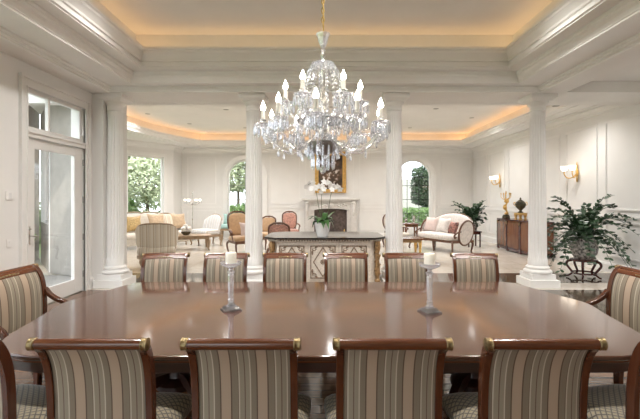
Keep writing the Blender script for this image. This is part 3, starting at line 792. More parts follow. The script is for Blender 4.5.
# canopy + chain
MB().lathe([(.07, -.05), (.075, -.03), (.06, -.01), (.055, 0)], n=24).build('ceiling_canopy', M['chaingold'], t)
chn = MB(); z = 4.40; k = 0
while z > 2.93:
    pts = []
    for q in range(10):
        a = 2 * PI * q / 10; u = .011 * cos(a); w = .024 * sin(a)
        pts.append(L3(u if k % 2 else 0, 0 if k % 2 else u, z + w))
    chn.tube(pts, .0042, 5, closed=True); z -= .036; k += 1
chn.build('chain', M['chaingold'], t)
MB().tube([L3(0, 0, 4.42), L3(0.004, 0, 2.9)], .006, 6).build('cord', M['chaingold'], t)
MB().lathe([(.012, 2.75), (.02, 2.76), (.016, 2.78), (.03, 2.81), (.048, 2.87), (.055, 2.885), (.05, 2.885), (.03, 2.83), (.01, 2.80)], (0, 0, Z0), 12).build('glass_crown', M['crystal'], t, ang=15)
MB().lathe([(.012, 2.0), (.03, 2.02), (.02, 2.08), (.035, 2.14), (.02, 2.2), (.016, 2.3), (.03, 2.34), (.016, 2.4), (.014, 2.55), (.03, 2.6), (.012, 2.64), (.012, 2.7), (.022, 2.72), (.012, 2.75)], (0, 0, Z0), 12).build('stem', M['silver'], t)
MB().lathe([(.02, 2.63), (.09, 2.655), (.095, 2.645), (.02, 2.62)], (0, 0, Z0), 24).build('top_ring', M['crystal'], t)
MB().lathe([(.01, 1.945), (.06, 1.955), (.10, 1.985), (.115, 2.03), (.118, 2.045), (.112, 2.045), (.09, 2.03), (.01, 2.02)], (0, 0, Z0), 28).build('receiver_bowl', M['steel'], t)
MB().lathe([(.195, 2.205), (.205, 2.21), (.205, 2.225), (.195, 2.23), (.19, 2.22), (.195, 2.205)], (0, 0, Z0), 40).build('strand_ring', M['crystal'], t)
# bead dome
NB = 18
for k in range(NB):
    a = 2 * PI * k / NB; m_ = MB()
    for j in range(15):
        f = j / 14; r = .075 + .125 * (f ** .95) + .022 * sin(PI * f); z = 2.65 - .435 * f ** 1.25 + .0
        s_ = .0095 + .003 * (j % 2)
        m_.sell(L3(r * cos(a), r * sin(a), z), (s_, s_, s_ * 1.25), 1, 1, 5, 4)
    m_.build('bead_strand', M['crystal'], t, ang=15)
def drop_mesh(l):
    m_ = MB().lathe([(.001, 0), (.005, -.004), (.005, -.010), (.001, -.014)], n=6)
    m_.lathe([(.0015, -.015), (.0075, -.022), (.0085, -.022 - l * .75), (.0015, -.022 - l)], n=4)
    return m_
me_drops = {}
def drop_obj(loc, l, parent, name='crystal_drop', rz=0):
    key = (name, round(l, 3))
    if key not in me_drops:
        o = drop_mesh(l).build(name, M['crystal'], parent, ang=10); me_drops[key] = o.data
    else:
        o = bpy.data.objects.new(name, me_drops[key]); C.objects.link(o); o.parent = parent
    o.location = loc; o.rotation_euler = (0, 0, rz); return o
extra = MB()
def add_drop(x, y, z, l):
    d_ = drop_mesh(l); extra.add([(vx + x, vy + y, vz + z + Z0) for vx, vy, vz in d_.v], d_.f)
def chand_arm(a, r, ztip, z_root, sag, ndrop, dl):
    ux, uy = sin(a), -cos(a)         # a=0 -> towards the camera
    zc = ztip - .165                  # drip pan height
    pts = smooth_path([L3(ux * .05, uy * .05, z_root), L3(ux * r * .3, uy * r * .3, z_root - sag * .5), L3(ux * r * .62, uy * r * .62, z_root - sag), L3(ux * r * .92, uy * r * .92, (zc + z_root - sag) / 2), L3(ux * r, uy * r, zc - .02)], 5)
    arm = MB().tube(pts, [.011] + [.009] * (len(pts) - 2) + [.008], 8).build('arm', M['crystal'], t)
    x, y = ux * r, uy * r
    MB().lathe([(.008, -.03), (.02, -.02), (.06, -.004), (.068, .006), (.06, .008), (.02, 0), (.018, .02), (.024, .03), (.024, .036), (.014, .034)], (x, y, zc + Z0), 12).build('drip_pan', M['crystal'], arm, ang=15)
    MB().lathe([(.0145, .034), (.015, .04), (.0145, .105), (.010, .11)], (x, y, zc + Z0), 12).build('candle_sleeve', M['sleeve'], arm)
    MB().lathe([(.010, .106), (.0175, .119), (.0195, .130), (.014, .148), (.006, .165), (.0008, .180)], (x, y, zc + Z0), 12).build('flame_bulb', M['bulb'], arm)
    for k in range(ndrop):
        b_ = 2 * PI * (k + .5) / ndrop + a
        drop_obj((x + .064 * cos(b_), y + .064 * sin(b_), zc + Z0 + .002), dl, arm, rz=b_)
    for k in range(ndrop):
        b_ = 2 * PI * k / ndrop + a; add_drop(x + .064 * cos(b_), y + .064 * sin(b_), zc, dl * .8); add_drop(x + .035 * cos(b_), y + .035 * sin(b_), zc - .01, dl * .9)
    for f in (.35, .6, .8):           # pendants under the arm
        p = pts[int(f * (len(pts) - 1))]; add_drop(p.x, p.y, p.z - Z0 - .01, .04)
    for k in range(1, 6):           # swag beads to the neighbour
        pass
for k in range(10): chand_arm(R(-6 + 36 * k), .46, 2.33, 2.10, .13, 6, .07)
for k in range(6): chand_arm(R(-30 + 60 * k), .29, 2.515, 2.26, .05, 6, .065)
# swags between outer arms
sw = MB()
for k in range(10):
    a0 = R(-6 + 36 * k); a1 = R(30 + 36 * k)
    for j in range(1, 12):
        f = j / 12; rr = .46; x0, y0, x1, y1 = sin(a0) * rr, -cos(a0) * rr, sin(a1) * rr, -cos(a1) * rr
        s_ = .008; sw.sell(L3(x0 + (x1 - x0) * f, y0 + (y1 - y0) * f, 2.16 - .11 * 4 * f * (1 - f)), (s_, s_, s_), 1, 1, 5, 4)
    for j in range(1, 12):           # from the inner ring out to the arm
        f = j / 12; rr = .2 + .26 * f; s_ = .0075; sw.sell(L3(sin(a0) * rr, -cos(a0) * rr, 2.22 - .06 * f - .10 * 4 * f * (1 - f) * .6), (s_, s_, s_), 1, 1, 5, 4)
o = sw.build('bead_swags', M['crystal'], t, ang=15); o['kind'] = 'stuff'
for rr, zz, nn, l in ((.20, 2.205, 22, .07), (.115, 2.035, 16, .10), (.085, 1.965, 12, .11), (.30, 2.10, 20, .05)):
    for k in range(nn):
        a = 2 * PI * k / nn; add_drop(rr * cos(a), rr * sin(a), zz, l)
for k in range(8):
    a = 2 * PI * k / 8; add_drop(.045 * cos(a), .045 * sin(a), 1.94, .09)
MB().lathe([(.001, 1.80), (.02, 1.815), (.025, 1.84), (.012, 1.87), (.03, 1.89), (.012, 1.92), (.012, 1.95)], (0, 0, Z0), 10).build('finial', M['crystal'], t, ang=15)
o = extra.build('crystal_drops', M['crystal'], t, ang=10); o['kind'] = 'stuff'

# ------------------------------------------------------------------ carved console
CT = .92
t = thing('console_cabinet', 'cream carved console cabinet with black stone top between the two middle columns', 'cabinet', (.07, 7.9, 0))
def octo(hx, hy, c): return [(-hx + c, -hy), (hx - c, -hy), (hx, -hy + c), (hx, hy - c), (hx - c, hy), (-hx + c, hy), (-hx, hy - c), (-hx, -hy + c)]
MB().prism(octo(1.12, .72, .22), CT - .035, CT).build('stone_top', M['blackstone'], t, bev=.006)
bx_ = MB(); bx_.prism(octo(1.02, .62, .18), .1, CT - .075); bx_.prism(octo(1.06, .66, .2), CT - .075, CT - .035); bx_.prism(octo(1.05, .65, .2), 0, .1)
bx_.build('body', M['carved'], t, bev=.004)
for i, c in enumerate((-.60, -.035, .53)):
    w = .265; zl, zh = .14, CT - .11; y = -.62
    d_ = MB().box(c - w, c + w, y - .015, y, zl, zh); dr_ = d_.build('door', M['carved'], t, bev=.003)
    f = MB()
    for s0, th in ((.03, .012),):
        a0, a1, b0, b1 = c - w + .035, c + w - .035, zl + .035, zh - .035
        f.box(a0, a1, y - .028, y - .015, b0, b0 + .02); f.box(a0, a1, y - .028, y - .015, b1 - .02, b1)
        f.box(a0, a0 + .02, y - .028, y - .015, b0, b1); f.box(a1 - .02, a1, y - .028, y - .015, b0, b1)
    zm = (zl + zh) / 2
    f.strip([(c - .17, y - .02, zm), (c, y - .02, zh - .07)], .014, .02, up=(0, 1, 0)); f.strip([(c + .17, y - .02, zm), (c, y - .02, zh - .07)], .014, .02, up=(0, 1, 0))
    f.strip([(c - .17, y - .02, zm), (c, y - .02, zl + .07)], .014, .02, up=(0, 1, 0)); f.strip([(c + .17, y - .02, zm), (c, y - .02, zl + .07)], .014, .02, up=(0, 1, 0))
    f.build('panel_moulding', M['carvebrown'], dr_)
    for sx in (-1, 1):
        for sz in (-1, 1):
            f = MB(); base = Vector((c + sx * .17, y - .018, zm + sz * .24))
            pts = [(base.x - sx * (.05 - .008 * q) * cos(q * .7), y - .020, base.z - sz * (.05 - .008 * q) * sin(q * .7)) for q in range(7)]
            f.tube(pts, .010, 6)
            f.sell((c + sx * .12, y - .018, zm + sz * .27), (.04, .010, .018), rot=rot3(y=sx * sz * .6), n=8, m=6)
            f.sell((c + sx * .19, y - .018, zm + sz * .17), (.018, .010, .045), n=8, m=6); f.build('carved_scroll', M['carvebrown'], dr_)
    f = MB()
    for q in range(8):
        a = q * PI / 4; f.sell((c + .035 * cos(a), y - .018, zm + .035 * sin(a)), (.02, .008, .012), rot=rot3(y=-a), n=8, m=5)
    f.sell((c, y - .02, zm), (.018, .012, .018), n=8, m=6)
    f.build('carved_rosette', M['carvebrown'], dr_)
fr = MB()
for k in range(34):
    x = -.80 + k * 1.6 / 33; fr.sell((x, -.655, CT - .055), (.018, .012, .014), n=6, m=4)
fr.build('bead_frieze', M['carvebrown'], t)
for sx in (-1, 1):
    for sy in (-1, 1):
        c = (sx * .965, sy * .565)
        m_ = MB().lathe([(.05, .1), (.055, .13), (.03, .16), (.045, .24), (.05, .36), (.035, .5), (.05, .56), (.03, .62), (.055, .70), (.06, .76), (.05, CT - .076)], (c[0], c[1], 0), 14)
        for q in range(10): m_.sell((c[0] + .045 * sin(q * 2.1), c[1] - sy * 0 + .045 * cos(q * 2.1), .2 + q * .055), (.02, .02, .025), n=6, m=4)
        m_.build('corner_post', M['carvegold'], t)

# orchid
OX, OY = px(322.5, 7.42), 7.42
pot = thing('potted_orchid', 'white orchid with green leaves in a round white pot on the carved console', 'plant', (OX, OY, CT))
MB().lathe([(.085, 0), (.10, .005), (.125, .10), (.148, .25), (.152, .265), (.145, .268), (.135, .24), (.001, .235)], n=28).build('pot', M['white'], pot)
MB().lathe([(.001, .236), (.13, .236), (.125, .245), (.001, .25)], n=20).build('moss', M['stem'], pot)
def leaf(mb, p0, d, l, w, droop, up=.5, n=6):
    """curved blade from p0 in direction d (2D), rising then drooping"""
    d = Vector((d[0], d[1], 0)).normalized(); s_ = Vector((-d.y, d.x, 0)); p0 = Vector(p0); vs = []; fs = []
    for i in range(n + 1):
        f = i / n; c = p0 + d * l * f * (1 - .15 * droop * f) + Vector((0, 0, up * l * f - droop * l * f * f)); ww = w * sin(PI * (0.12 + .88 * f) ** .9) if i < n else .001
        vs += [c - s_ * ww / 2 + Vector((0, 0, .1 * ww)), c, c + s_ * ww / 2 + Vector((0, 0, .1 * ww))]
    for i in range(n):
        a = 3 * i; fs += [(a, a + 1, a + 4, a + 3), (a + 1, a + 2, a + 5, a + 4)]
    mb.add(vs, fs)
rnd = random.Random(3)
for k in range(14):
    a = k * 2.4; m_ = MB(); leaf(m_, (.03 * cos(a), .03 * sin(a), .24), (cos(a), sin(a)), rnd.uniform(.22, .34), .11, rnd.uniform(.7, 1.6), rnd.uniform(.9, 1.7), 7)
    m_.build('leaf', M['green2'], pot)
def flower(mb, c, s_, rnd):
    c = Vector(c); Rm = rot3(rnd.uniform(-.5, .5), 0, rnd.uniform(-.6, .6))
    for q in range(5):
        a = q * 2 * PI / 5 + .3; d = Rm @ Vector((cos(a), 0, sin(a))); sd = Rm @ Vector((-sin(a), 0, cos(a))); ny = Rm @ Vector((0, -1, 0))
        vs = [c, c + d * s_ * .5 + sd * s_ * .38 + ny * .008, c + d * s_ + ny * .003, c + d * s_ * .5 - sd * s_ * .38 + ny * .008, c + d * s_ * .5 + ny * .014]
        mb.add(vs, [(0, 1, 4), (1, 2, 4), (2, 3, 4), (3, 0, 4)])
for (pts, fl) in (([(0, 0, .25), (-.07, 0, .55), (-.12, -.02, .85), (-.18, -.05, .98), (-.28, -.08, .96)], [(-.13, .90), (-.18, .99), (-.24, .99), (-.30, .93), (-.07, .93), (-.21, .89)]),
                  ([(.02, 0, .25), (-.02, .02, .6), (0, 0, .9), (.06, -.03, 1.0), (.14, -.05, .95)], [(-.02, .93), (.03, 1.01), (.09, 1.00), (.14, .95), (-.02, .83), (.02, .88)]),
                  ([(.04, 0, .25), (.11, .02, .5), (.16, 0, .80), (.22, -.03, .92), (.32, -.06, .90)], [(.17, .87), (.22, .93), (.27, .92), (.32, .88), (.15, .95)])):
    m_ = MB().tube(smooth_path(pts, 5), .005, 6); sp = m_.build('flower_stem', M['stem'], pot)
    for x, z in fl:
        q = MB(); flower(q, (x + rnd.uniform(-.01, .01), -.07 + rnd.uniform(-.03, .03), z), .068, rnd); q.build('blossom', M['petal'], sp)

# ------------------------------------------------------------------ fireplace, painting
FX = px(330.5, YB); W = 1.14; MH = 1.66
t = thing('fireplace', 'white carved marble fireplace surround in the middle of the far wall', 'fireplace', (FX, YB, 0))
sh = MB(); sh.box(-W - .06, W + .06, -.36, -.02, MH - .06, MH); sh.box(-W, W, -.32, -.02, MH - .10, MH - .06); sh.box(-W + .05, W - .05, -.28, -.02, MH - .13, MH - .10)
sh.build('mantel_shelf', M['mantel'], t, bev=.008)
for s_ in (-1, 1):
    l = MB(); a, b_ = sorted((s_ * (W - .32), s_ * (W - .05))); l.box(a, b_, -.24, -.02, .14, MH - .13); l.box(a - .03, b_ + .03, -.28, -.02, 0, .14); l.box(a + .05, b_ - .05, -.262, -.24, .22, 1.1)
    c = (a + b_) / 2
    l.tube([(c + .0, -.25 - .05 * sin(q / 10 * PI * 1.2), .95 + .05 * q) for q in range(11)], [.05 + .004 * q for q in range(11)], 10)
    l.sell((c, -.30, 1.48), (.1, .06, .06), n=12, m=8)
    l.build('pilaster', M['mantel'], t, bev=.006)
fz = MB(); ow = W - .32; K = 24
poly = [(-ow, MH - .13)] + [(-ow + 2 * ow * k / K, 1.14 + .10 * (1 - abs(2 * k / K - 1) ** 3)) for k in range(K + 1)] + [(ow, MH - .13)]
fz.prismxz(poly, -.20, -.02)
fz.sell((0, -.22, 1.38), (.13, .06, .11), n=14, m=10)
for s_ in (-1, 1):
    fz.tube([(s_ * (.14 + .055 * q), -.21, 1.36 + .04 * sin(q * .9)) for q in range(11)], [.04 - .002 * q for q in range(11)], 8)
    for q in range(5): fz.sell((s_ * (.2 + .12 * q), -.21, 1.40 + (.035 if q % 2 else -.02)), (.05, .025, .035), n=8, m=6)
fz.build('frieze', M['mantel'], t)
fb = MB(); fb.box(-ow, -ow + .14, -.16, -.02, 0, 1.16); fb.box(ow - .14, ow, -.16, -.02, 0, 1.16)
fb.build('inner_jamb', M['mantel'], t, bev=.004)
fb = MB(); fb.box(-ow + .14, ow - .14, -.05, -.02, 0, 1.26); fb.build('firebox', M['fire'], t)  # flat dark panel fills the firebox opening
hb = MB().box(-W - .1, W + .1, -.65, -.02, 0, .02); tag_o = hb.build('hearth', M['mantel'], t)
t = thing('fire_screen', 'gilt fire fender with logs standing in front of the dark firebox', 'fire screen', (FX + .05, YB - .45, .02))
m_ = MB(); m_.tube(smooth_path([(-.5, .1, .03), (-.45, -.05, .03), (0, -.1, .03), (.45, -.05, .03), (.5, .1, .03)], 5), .03, 8)
for k in range(11):
    x = -.45 + .09 * k; m_.tube([(x, -.08, .03), (x + .045, -.08, .22), (x + .09, -.08, .03)], .012, 6)
m_.tube([(-.48, -.07, .22), (.5, -.07, .22)], .018, 8)
for s_ in (-1, 1): m_.lathe([(.04, 0), (.05, .05), (.02, .1), (.04, .2), (.045, .26), (.02, .3), (.03, .35), (.001, .4)], (s_ * .5, -.05, 0), 12)
m_.build('fender', M['gilt'], t)
m_ = MB()
for k, (x, y, z) in enumerate(((-.2, .1, .08), (.1, .12, .08), (-.05, .1, .2))): m_.tube([(x - .22, y, z), (x + .22, y - .03, z + .02)], .07, 10)
m_.build('log', M['bark'], t)
# painting
t = thing('painting', 'dark still life painting in a wide gilt frame above the fireplace', 'painting', (FX, YB - .03, 2.76))
fw, fh = .65, .86
f = MB()
for (s0, s1, d0) in ((0, .05, .05), (.05, .11, .035), (.11, .15, .02)):
    a0, a1 = fw - s0, fw - s1; b0, b1 = fh - s0, fh - s1
    f.box(-a0, a0, -d0 - .02, 0, b1, b0); f.box(-a0, a0, -d0 - .02, 0, -b0, -b1); f.box(-a0, -a1, -d0 - .02, 0, -b1, b1); f.box(a1, a0, -d0 - .02, 0, -b1, b1)
for sx in (-1, 1):
    for sz in (-1, 1): f.sell((sx * (fw - .06), -.07, sz * (fh - .06)), (.07, .03, .07), n=10, m=6)
f.build('frame', M['gilt'], t, bev=.006)
box(-fw + .14, fw - .14, -.018, -.005, -fh + .14, fh - .14).build('canvas', M['paint_canvas'], t)

# ------------------------------------------------------------------ furniture generators
def cab_leg(mb, x, y, h, sx, sy, r=.03):
    pts = [(x, y, h), (x + sx * .035, y + sy * .035, h * .8), (x + sx * .02, y + sy * .02, h * .45), (x - sx * .0, y - sy * .0, h * .15), (x + sx * .03, y + sy * .03, .015)]
    P = smooth_path(pts, 4); n = len(P); mb.tube(P, [r * (1.25 - .75 * i / (n - 1)) if i < n - 3 else r * .75 for i in range(n)], 8)
def armchair(name, label, cat, loc, rz, fab, wood, w=.66, d=.62, H=1.02, sh=.44, oval=False, arms=True, group='open armchairs in the living room'):
    """open arm chair; faces -y at rz=0"""
    t = thing(name, label, cat, loc, rz, group)
    hw = w / 2
    for sx in (-1, 1):
        for sy in (-1, 1):
            l = MB(); cab_leg(l, sx * (hw - .05), sy * (d / 2 - .05), sh - .1, sx, sy if sy < 0 else .6); l.build('leg', wood, t)
    r = MB().prism([(-hw, -d / 2), (hw, -d / 2), (hw * .86, d / 2), (-hw * .86, d / 2)], sh - .13, sh - .05); r.build('seat_rail', wood, t, bev=.015)
    MB().sell((0, -.01, sh), (hw * .97, d / 2 * .97, .085), .5, .35, 20, 8).build('seat', fab, t, ang=80)
    # back
    zb, zt = sh + .06, H - .03; bw = w * .40
    def outline(k, K=28):
        a = 2 * PI * k / K; e = .55 if not oval else 1
        cx = math.copysign(abs(cos(a)) ** e, cos(a)) * bw * (1 + .12 * sin(a)); cz = math.copysign(abs(sin(a)) ** e, sin(a)) * (zt - zb) / 2
        if not oval and sin(a) > .9: cz += .03 * (sin(a) - .9) * 10
        z = (zt + zb) / 2 + cz; return (cx, d / 2 - .04 + .18 * (z - sh), z)
    f = MB().tube([outline(k) for k in range(28)], .026, 8, closed=True)
    for s_ in (-1, 1): f.tube([(s_ * bw * .85, d / 2 - .04, sh - .08), (s_ * bw * .86, d / 2 - .03, zb + .06)], .022, 8)
    f.sell((0, d / 2 - .04 + .18 * (zt - sh), zt + .02), (.07, .02, .03), n=10, m=6)
    f.build('back_frame', wood, t)
    c = ((zt + zb) / 2); m_ = MB().sell((0, 0, 0), (bw * .97, .045, (zt - zb) / 2 * .97), .6 if not oval else 1, .5 if oval else .6, 20, 12, rot=rot3(x=-.18)); m_.xf(Matrix.Translation((0, d / 2 - .04 + .18 * (c - sh), c)))
    m_.build('backrest', fab, t, ang=80)
    if arms:
        for s_ in (-1, 1):
            P = smooth_path([(s_ * bw * .98, d / 2 + .0, sh + .27), (s_ * hw, .08, sh + .245), (s_ * (hw + .02), -.12, sh + .22), (s_ * (hw + .03), -.17, sh + .18)], 5)
            a = MB().tube(P, .022, 8); a.tube(smooth_path([(s_ * (hw + .02), -.13, sh + .20), (s_ * (hw), -.09, sh + .1), (s_ * (hw - .02), -.14, sh - .06)], 4), .02, 8)
            ar = a.build('arm', wood, t)
            MB().sell((s_ * (hw - .005), .05, sh + .268), (.03, .1, .022), n=10, m=6).build('arm_pad', fab, ar)
    return t
def settee(name, label, cat, loc, rz, fab, wood, w=1.6, d=.75, H=1.05, sh=.44, wings=True):
    """faces -y at rz=0; curved upholstered back"""
    t = thing(name, label, cat, loc, rz)
    hw = w / 2
    for x in (-hw + .06, 0, hw - .06):
        for sy in (-1, 1):
            l = MB(); cab_leg(l, x, sy * (d / 2 - .06), sh - .1, (x > 0) - (x < 0), sy * .8, .032); l.build('leg', wood, t)
    MB().prism([(-hw, -d / 2 + .04), (-hw * .5, -d / 2), (hw * .5, -d / 2), (hw, -d / 2 + .04), (hw, d / 2), (-hw, d / 2)], sh - .14, sh - .06).build('seat_rail', wood, t, bev=.015)
    MB().sell((0, -.02, sh + .01), (hw * .98, d / 2 * .98, .11), .45, .3, 28, 8).build('seat', fab, t, ang=80)
    def zt(u): return H - .20 * abs(2 * u - 1) ** 2.2
    def sh_(s_):
        def f(u, v):
            x = (2 * u - 1) * hw * .97; z0 = sh - .05; z = z0 + (zt(u) - z0) * v
            e = (1 - abs(2 * v - 1) ** 4) * (1 - abs(2 * u - 1) ** 8); y = d / 2 - .07 + .14 * v - .12 * abs(2 * u - 1) ** 3
            return (x, y + s_ * (.03 + .035 * e), z)
        return f
    MB().slab(sh_(-1), sh_(1), 20, 10).build('backrest', fab, t, ang=80)
    f = MB().tube([(lambda q: (q[0], q[1], q[2] + .012))(sh_(0)(k / 24, 1)) for k in range(25)], .017, 8); f.build('back_frame', wood, t)
    if wings:
        for s_ in (-1, 1):              # closed oval side panels with a wooden rim
            cx = s_ * (hw + .01); K = 24; pts = []
            for k in range(K):
                a = 2 * PI * k / K; pts.append((cx, .10 + .27 * cos(a) - .07 * sin(a) * -1, sh + .16 + .36 * sin(a)))
            w_ = MB().tube(pts, .03, 8, closed=True); wg = w_.build('side_frame', wood, t)
            pn = MB(); pn.add([(cx - .02, p[1], p[2]) for p in pts] + [(cx + .02, p[1], p[2]) for p in pts], [tuple(range(K)), tuple(reversed(range(K, 2 * K)))] + [(i, (i + 1) % K, K + (i + 1) % K, K + i) for i in range(K)])
            pn.build('side_panel', fab, wg)
            a = MB().tube(smooth_path([(cx, -.1, sh + .20), (cx + s_ * .01, -.25, sh + .17), (cx + s_ * .02, -.36, sh + .10), (cx + s_ * .01, -.34, sh + .02), (cx, -.28, sh + .04)], 5), .026, 8)
            a.build('arm', wood, t)
    return t
def pillow(label, loc, rz, fab, s_=.22, tilt=.35, group=None):
    m_ = MB()
    def f(sgn):
        def g(u, v):
            x, z = 2 * u - 1, 2 * v - 1; e = (1 - x ** 4) * (1 - z ** 4); c = 1 - .09 * (x * x * z * z) * -1
            return (x * s_ * (1 - .10 * (1 - z * z) * 0.6) * c, sgn * .095 * e ** .6, z * s_ * (1 - .06 * (1 - x * x)) * c)
        return g
    m_.slab(f(-1), f(1), 12, 12); o = m_.build('throw_pillow', fab, None, ang=80)
    o.location = loc; o.rotation_euler = (-tilt, 0, rz); return tag(o, label, 'pillow', group or 'throw pillows in the living room')

# right settee: faces left/-x and a little to the camera
SX, SY, SR = 3.86, 12.65, R(-66)
settee('settee', 'white damask settee with oval wooden side panels at the right of the living room', 'sofa', (SX, SY, 0), SR, M['whitefab'], M['walnut'], 1.75, .85, 1.17, .46)
def loc_on(o, rz, x, y, z): return (o[0] + x * cos(rz) - y * sin(rz), o[1] + x * sin(rz) + y * cos(rz), z)
pillow('pale pink silk pillow at the far end of the white settee', loc_on((SX, SY), SR, -.60, .02, .80), SR + .15, M['pinkpillow'], .24)
pillow('white silk pillow in the middle of the white settee', loc_on((SX, SY), SR, -.02, .03, .80), SR, M['whitefab'], .23)
pillow('dark floral needlepoint pillow at the near end of the white settee', loc_on((SX, SY), SR, .52, -.06, .76), SR - .15, M['floral'], .18)

# rear left: sofa by the bay window
LX, LY, LR = -5.92, 13.60, R(50)
t = thing('sofa', 'long cream sofa with carved wooden crest under the bay window', 'sofa', (LX, LY, 0), LR)
hw, d = 1.36, .9
MB().box(-hw, hw, -d / 2 + .03, d / 2, .12, .36).build('base', M['creamfab'], t, bev=.03)
for k in range(3):
    c = -hw + .55 + k * (2 * hw - 1.1) / 2 * 1.0
    MB().sell((-.87 + .87 * k, -.06, .42), (.43, .40, .10), .35, .25, 20, 8).build('seat_cushion', M['creamfab'], t, ang=80)
def bk(s_):
    def f(u, v):
        x = (2 * u - 1) * hw * .98; z = .35 + (.76 - .14 * abs(2 * u - 1) ** 2) * v; return (x, d / 2 - .14 + .10 * v + s_ * (.06 + .04 * sin(PI * v)), z)
    return f
MB().slab(bk(-1), bk(1), 18, 8).build('backrest', M['creamfab'], t, ang=80)
cr = MB().tube([(lambda q, k: (q[0], q[1], q[2] + .03 + .05 * abs(sin(k * PI / 8))))(bk(0)(k / 32, 1), k) for k in range(33)], .022, 8); cr.build('crest_rail', M['ltwood'], t)
for s_ in (-1, 1):
    a = MB(); a.sell((s_ * (hw - .02), -.02, .42), (.11, .42, .22), .4, .4, 16, 10); a.tube([(s_ * (hw - .02), y, .62) for y in (-.42, -.2, 0, .2, .36)], [.09, .1, .1, .1, .09], 12); a.build('arm', M['creamfab'], t, ang=80)
for x in (-hw + .1, 0, hw - .1):
    for y in (-.36, .36): MB().lathe([(.02, 0), (.03, .03), (.02, .08), (.035, .12)], (x, y, 0), 10).build('leg', M['ltwood'], t)
for (x, fab, lab, s_) in ((.35, 'tanfab', 'tan silk pillow on the sofa just above the striped tub chair', .29), (.80, 'tubstripe', 'striped pillow between two tan pillows on the bay sofa', .29), (1.17, 'tanfab', 'tan silk pillow at the right end of the bay sofa', .28), (-.45, 'goldfab', 'golden patterned pillow at the left end of the visible bay sofa', .26)):
    pillow(lab, loc_on((LX, LY), LR, x, .0 if x != .8 else .06, .53 + s_ + .02), LR, M[fab], s_)

# striped tub chair (back towards us)
TX, TY, TR = px(157, 9.5), 9.5, R(196)
t = thing('tub_chair', 'cream and tan striped barrel armchair seen from behind in front of the sofa', 'chair', (TX, TY, 0), TR)
def tub(s_, z0=.40, z1=1.04):
    def f(u, v):
        a = PI * (-.02 + 1.04 * u); r = .385 + .06 * v + s_ * (.035 + .01 * sin(PI * v)); zt = z1 - .28 * abs(2 * u - 1) ** 3
        return (r * cos(a), r * sin(a) * .95 - .05, z0 + (zt - z0) * v)
    return f
MB().slab(tub(-1), tub(1), 24, 8).build('backrest', M['tubstripe'], t, ang=80)
MB().tube([(lambda q: (q[0], q[1], q[2] + .01))(tub(0)(k / 28, 1)) for k in range(29)], .026, 8).build('top_rail', M['ltwood'], t)
MB().tube([(lambda q: (q[0] * 1.06, q[1] * 1.06, .46))(tub(0)(k / 28, 0)) for k in range(29)], .028, 8).build('lower_rail', M['ltwood'], t)
MB().sell((0, -.03, .42), (.42, .42, .11), .4, .5, 20, 8).build('seat', M['tubstripe'], t, ang=80)
MB().lathe([(.40, .22), (.44, .24), (.44, .32), (.40, .34)], n=24).build('seat_rail', M['ltwood'], t)
for sx in (-1, 1):
    for sy in (-1, 1):
        l = MB(); cab_leg(l, sx * .28, sy * .28, .25, sx, sy); l.build('leg', M['ltwood'], t)

# left coffee table + flowers
CTX, CTY = px(191, 12.9), 12.9
t = thing('coffee_table', 'pale fruitwood coffee table with curved legs left of the aisle', 'table', (CTX, CTY, 0), R(20))
MB().prism(octo(.62, .42, .08), .44, .48).build('tabletop', M['ltwood'], t, bev=.01)
MB().prism(octo(.56, .36, .05), .36, .44).build('apron', M['ltwood'], t, bev=.008)
for sx in (-1, 1):
    for sy in (-1, 1):
        l = MB(); cab_leg(l, sx * .52, sy * .32, .38, sx, sy, .035); l.build('leg', M['ltwood'], t)
FXX, FYY = px(186, 12.75), 12.75
t = thing('flower_bowl', 'white hydrangeas in a low dark bowl on the pale coffee table', 'flowers', (FXX, FYY, .48))
MB().lathe([(.07, 0), (.09, .01), (.14, .07), (.15, .12), (.14, .12), (.001, .10)], n=20).build('bowl', M['bronze'], t)
rnd = random.Random(5)
for k in range(7):
    a = k * 2.1; r = .0 if k == 0 else .11; m_ = MB(); c = Vector((r * cos(a), r * sin(a), .21 if k else .27)); m_.sell(c, (.07, .07, .065), n=10, m=7)
    for q in range(26):
        v = Vector((rnd.gauss(0, 1), rnd.gauss(0, 1), rnd.gauss(0, 1))).normalized() * .07; m_.sell(c + v, (.018, .018, .014), n=5, m=3)
    m_.build('blossom', M['petal'], t)

# striped settee at the left rear
settee('love_seat', 'small white and grey striped love seat beyond the pale coffee table', 'sofa', (px(206, 14.15), 14.15, 0), R(-40), M['whitestripe'], M['ltwood'], 1.02, .7, 1.08, .46, wings=False)
# floor lamp
t = thing('floor_lamp', 'crystal candelabra floor lamp glowing in the left rear corner', 'lamp', (px(192.5, 15.7), 15.7, 0))
MB().lathe([(.15, 0), (.16, .02), (.05, .06), (.03, .12), (.015, .16), (.012, .8), (.03, .84), (.012, .9), (.011, 1.4), (.03, 1.45), (.012, 1.5), (.01, 1.85), (.025, 1.9), (.001, 1.95)], n=14).build('pole', M['silver'], t)
for k in range(6):
    a = k * PI / 3 + .2; c, s_ = cos(a), sin(a)
    ar = MB().tube(smooth_path([(0, 0, 1.45), (.12 * c, .12 * s_, 1.40), (.26 * c, .26 * s_, 1.48), (.28 * c, .28 * s_, 1.56)], 4), .008, 6).build('arm', M['silver'], t)
    MB().lathe([(.02, 0), (.035, .02), (.04, .06), (.037, .075), (.03, .03), (.001, .015)], (.28 * c, .28 * s_, 1.56), 12).build('glass_shade', M['shadeglow'], ar)
    m_ = MB()
    for q in range(3): d_ = drop_mesh(.08); m_.add([(x + .28 * c + .05 * cos(q * 2.1), y + .28 * s_ + .05 * sin(q * 2.1), z + 1.56) for x, y, z in d_.v], d_.f)
    m_.build('crystal_drops', M['crystal'], ar)
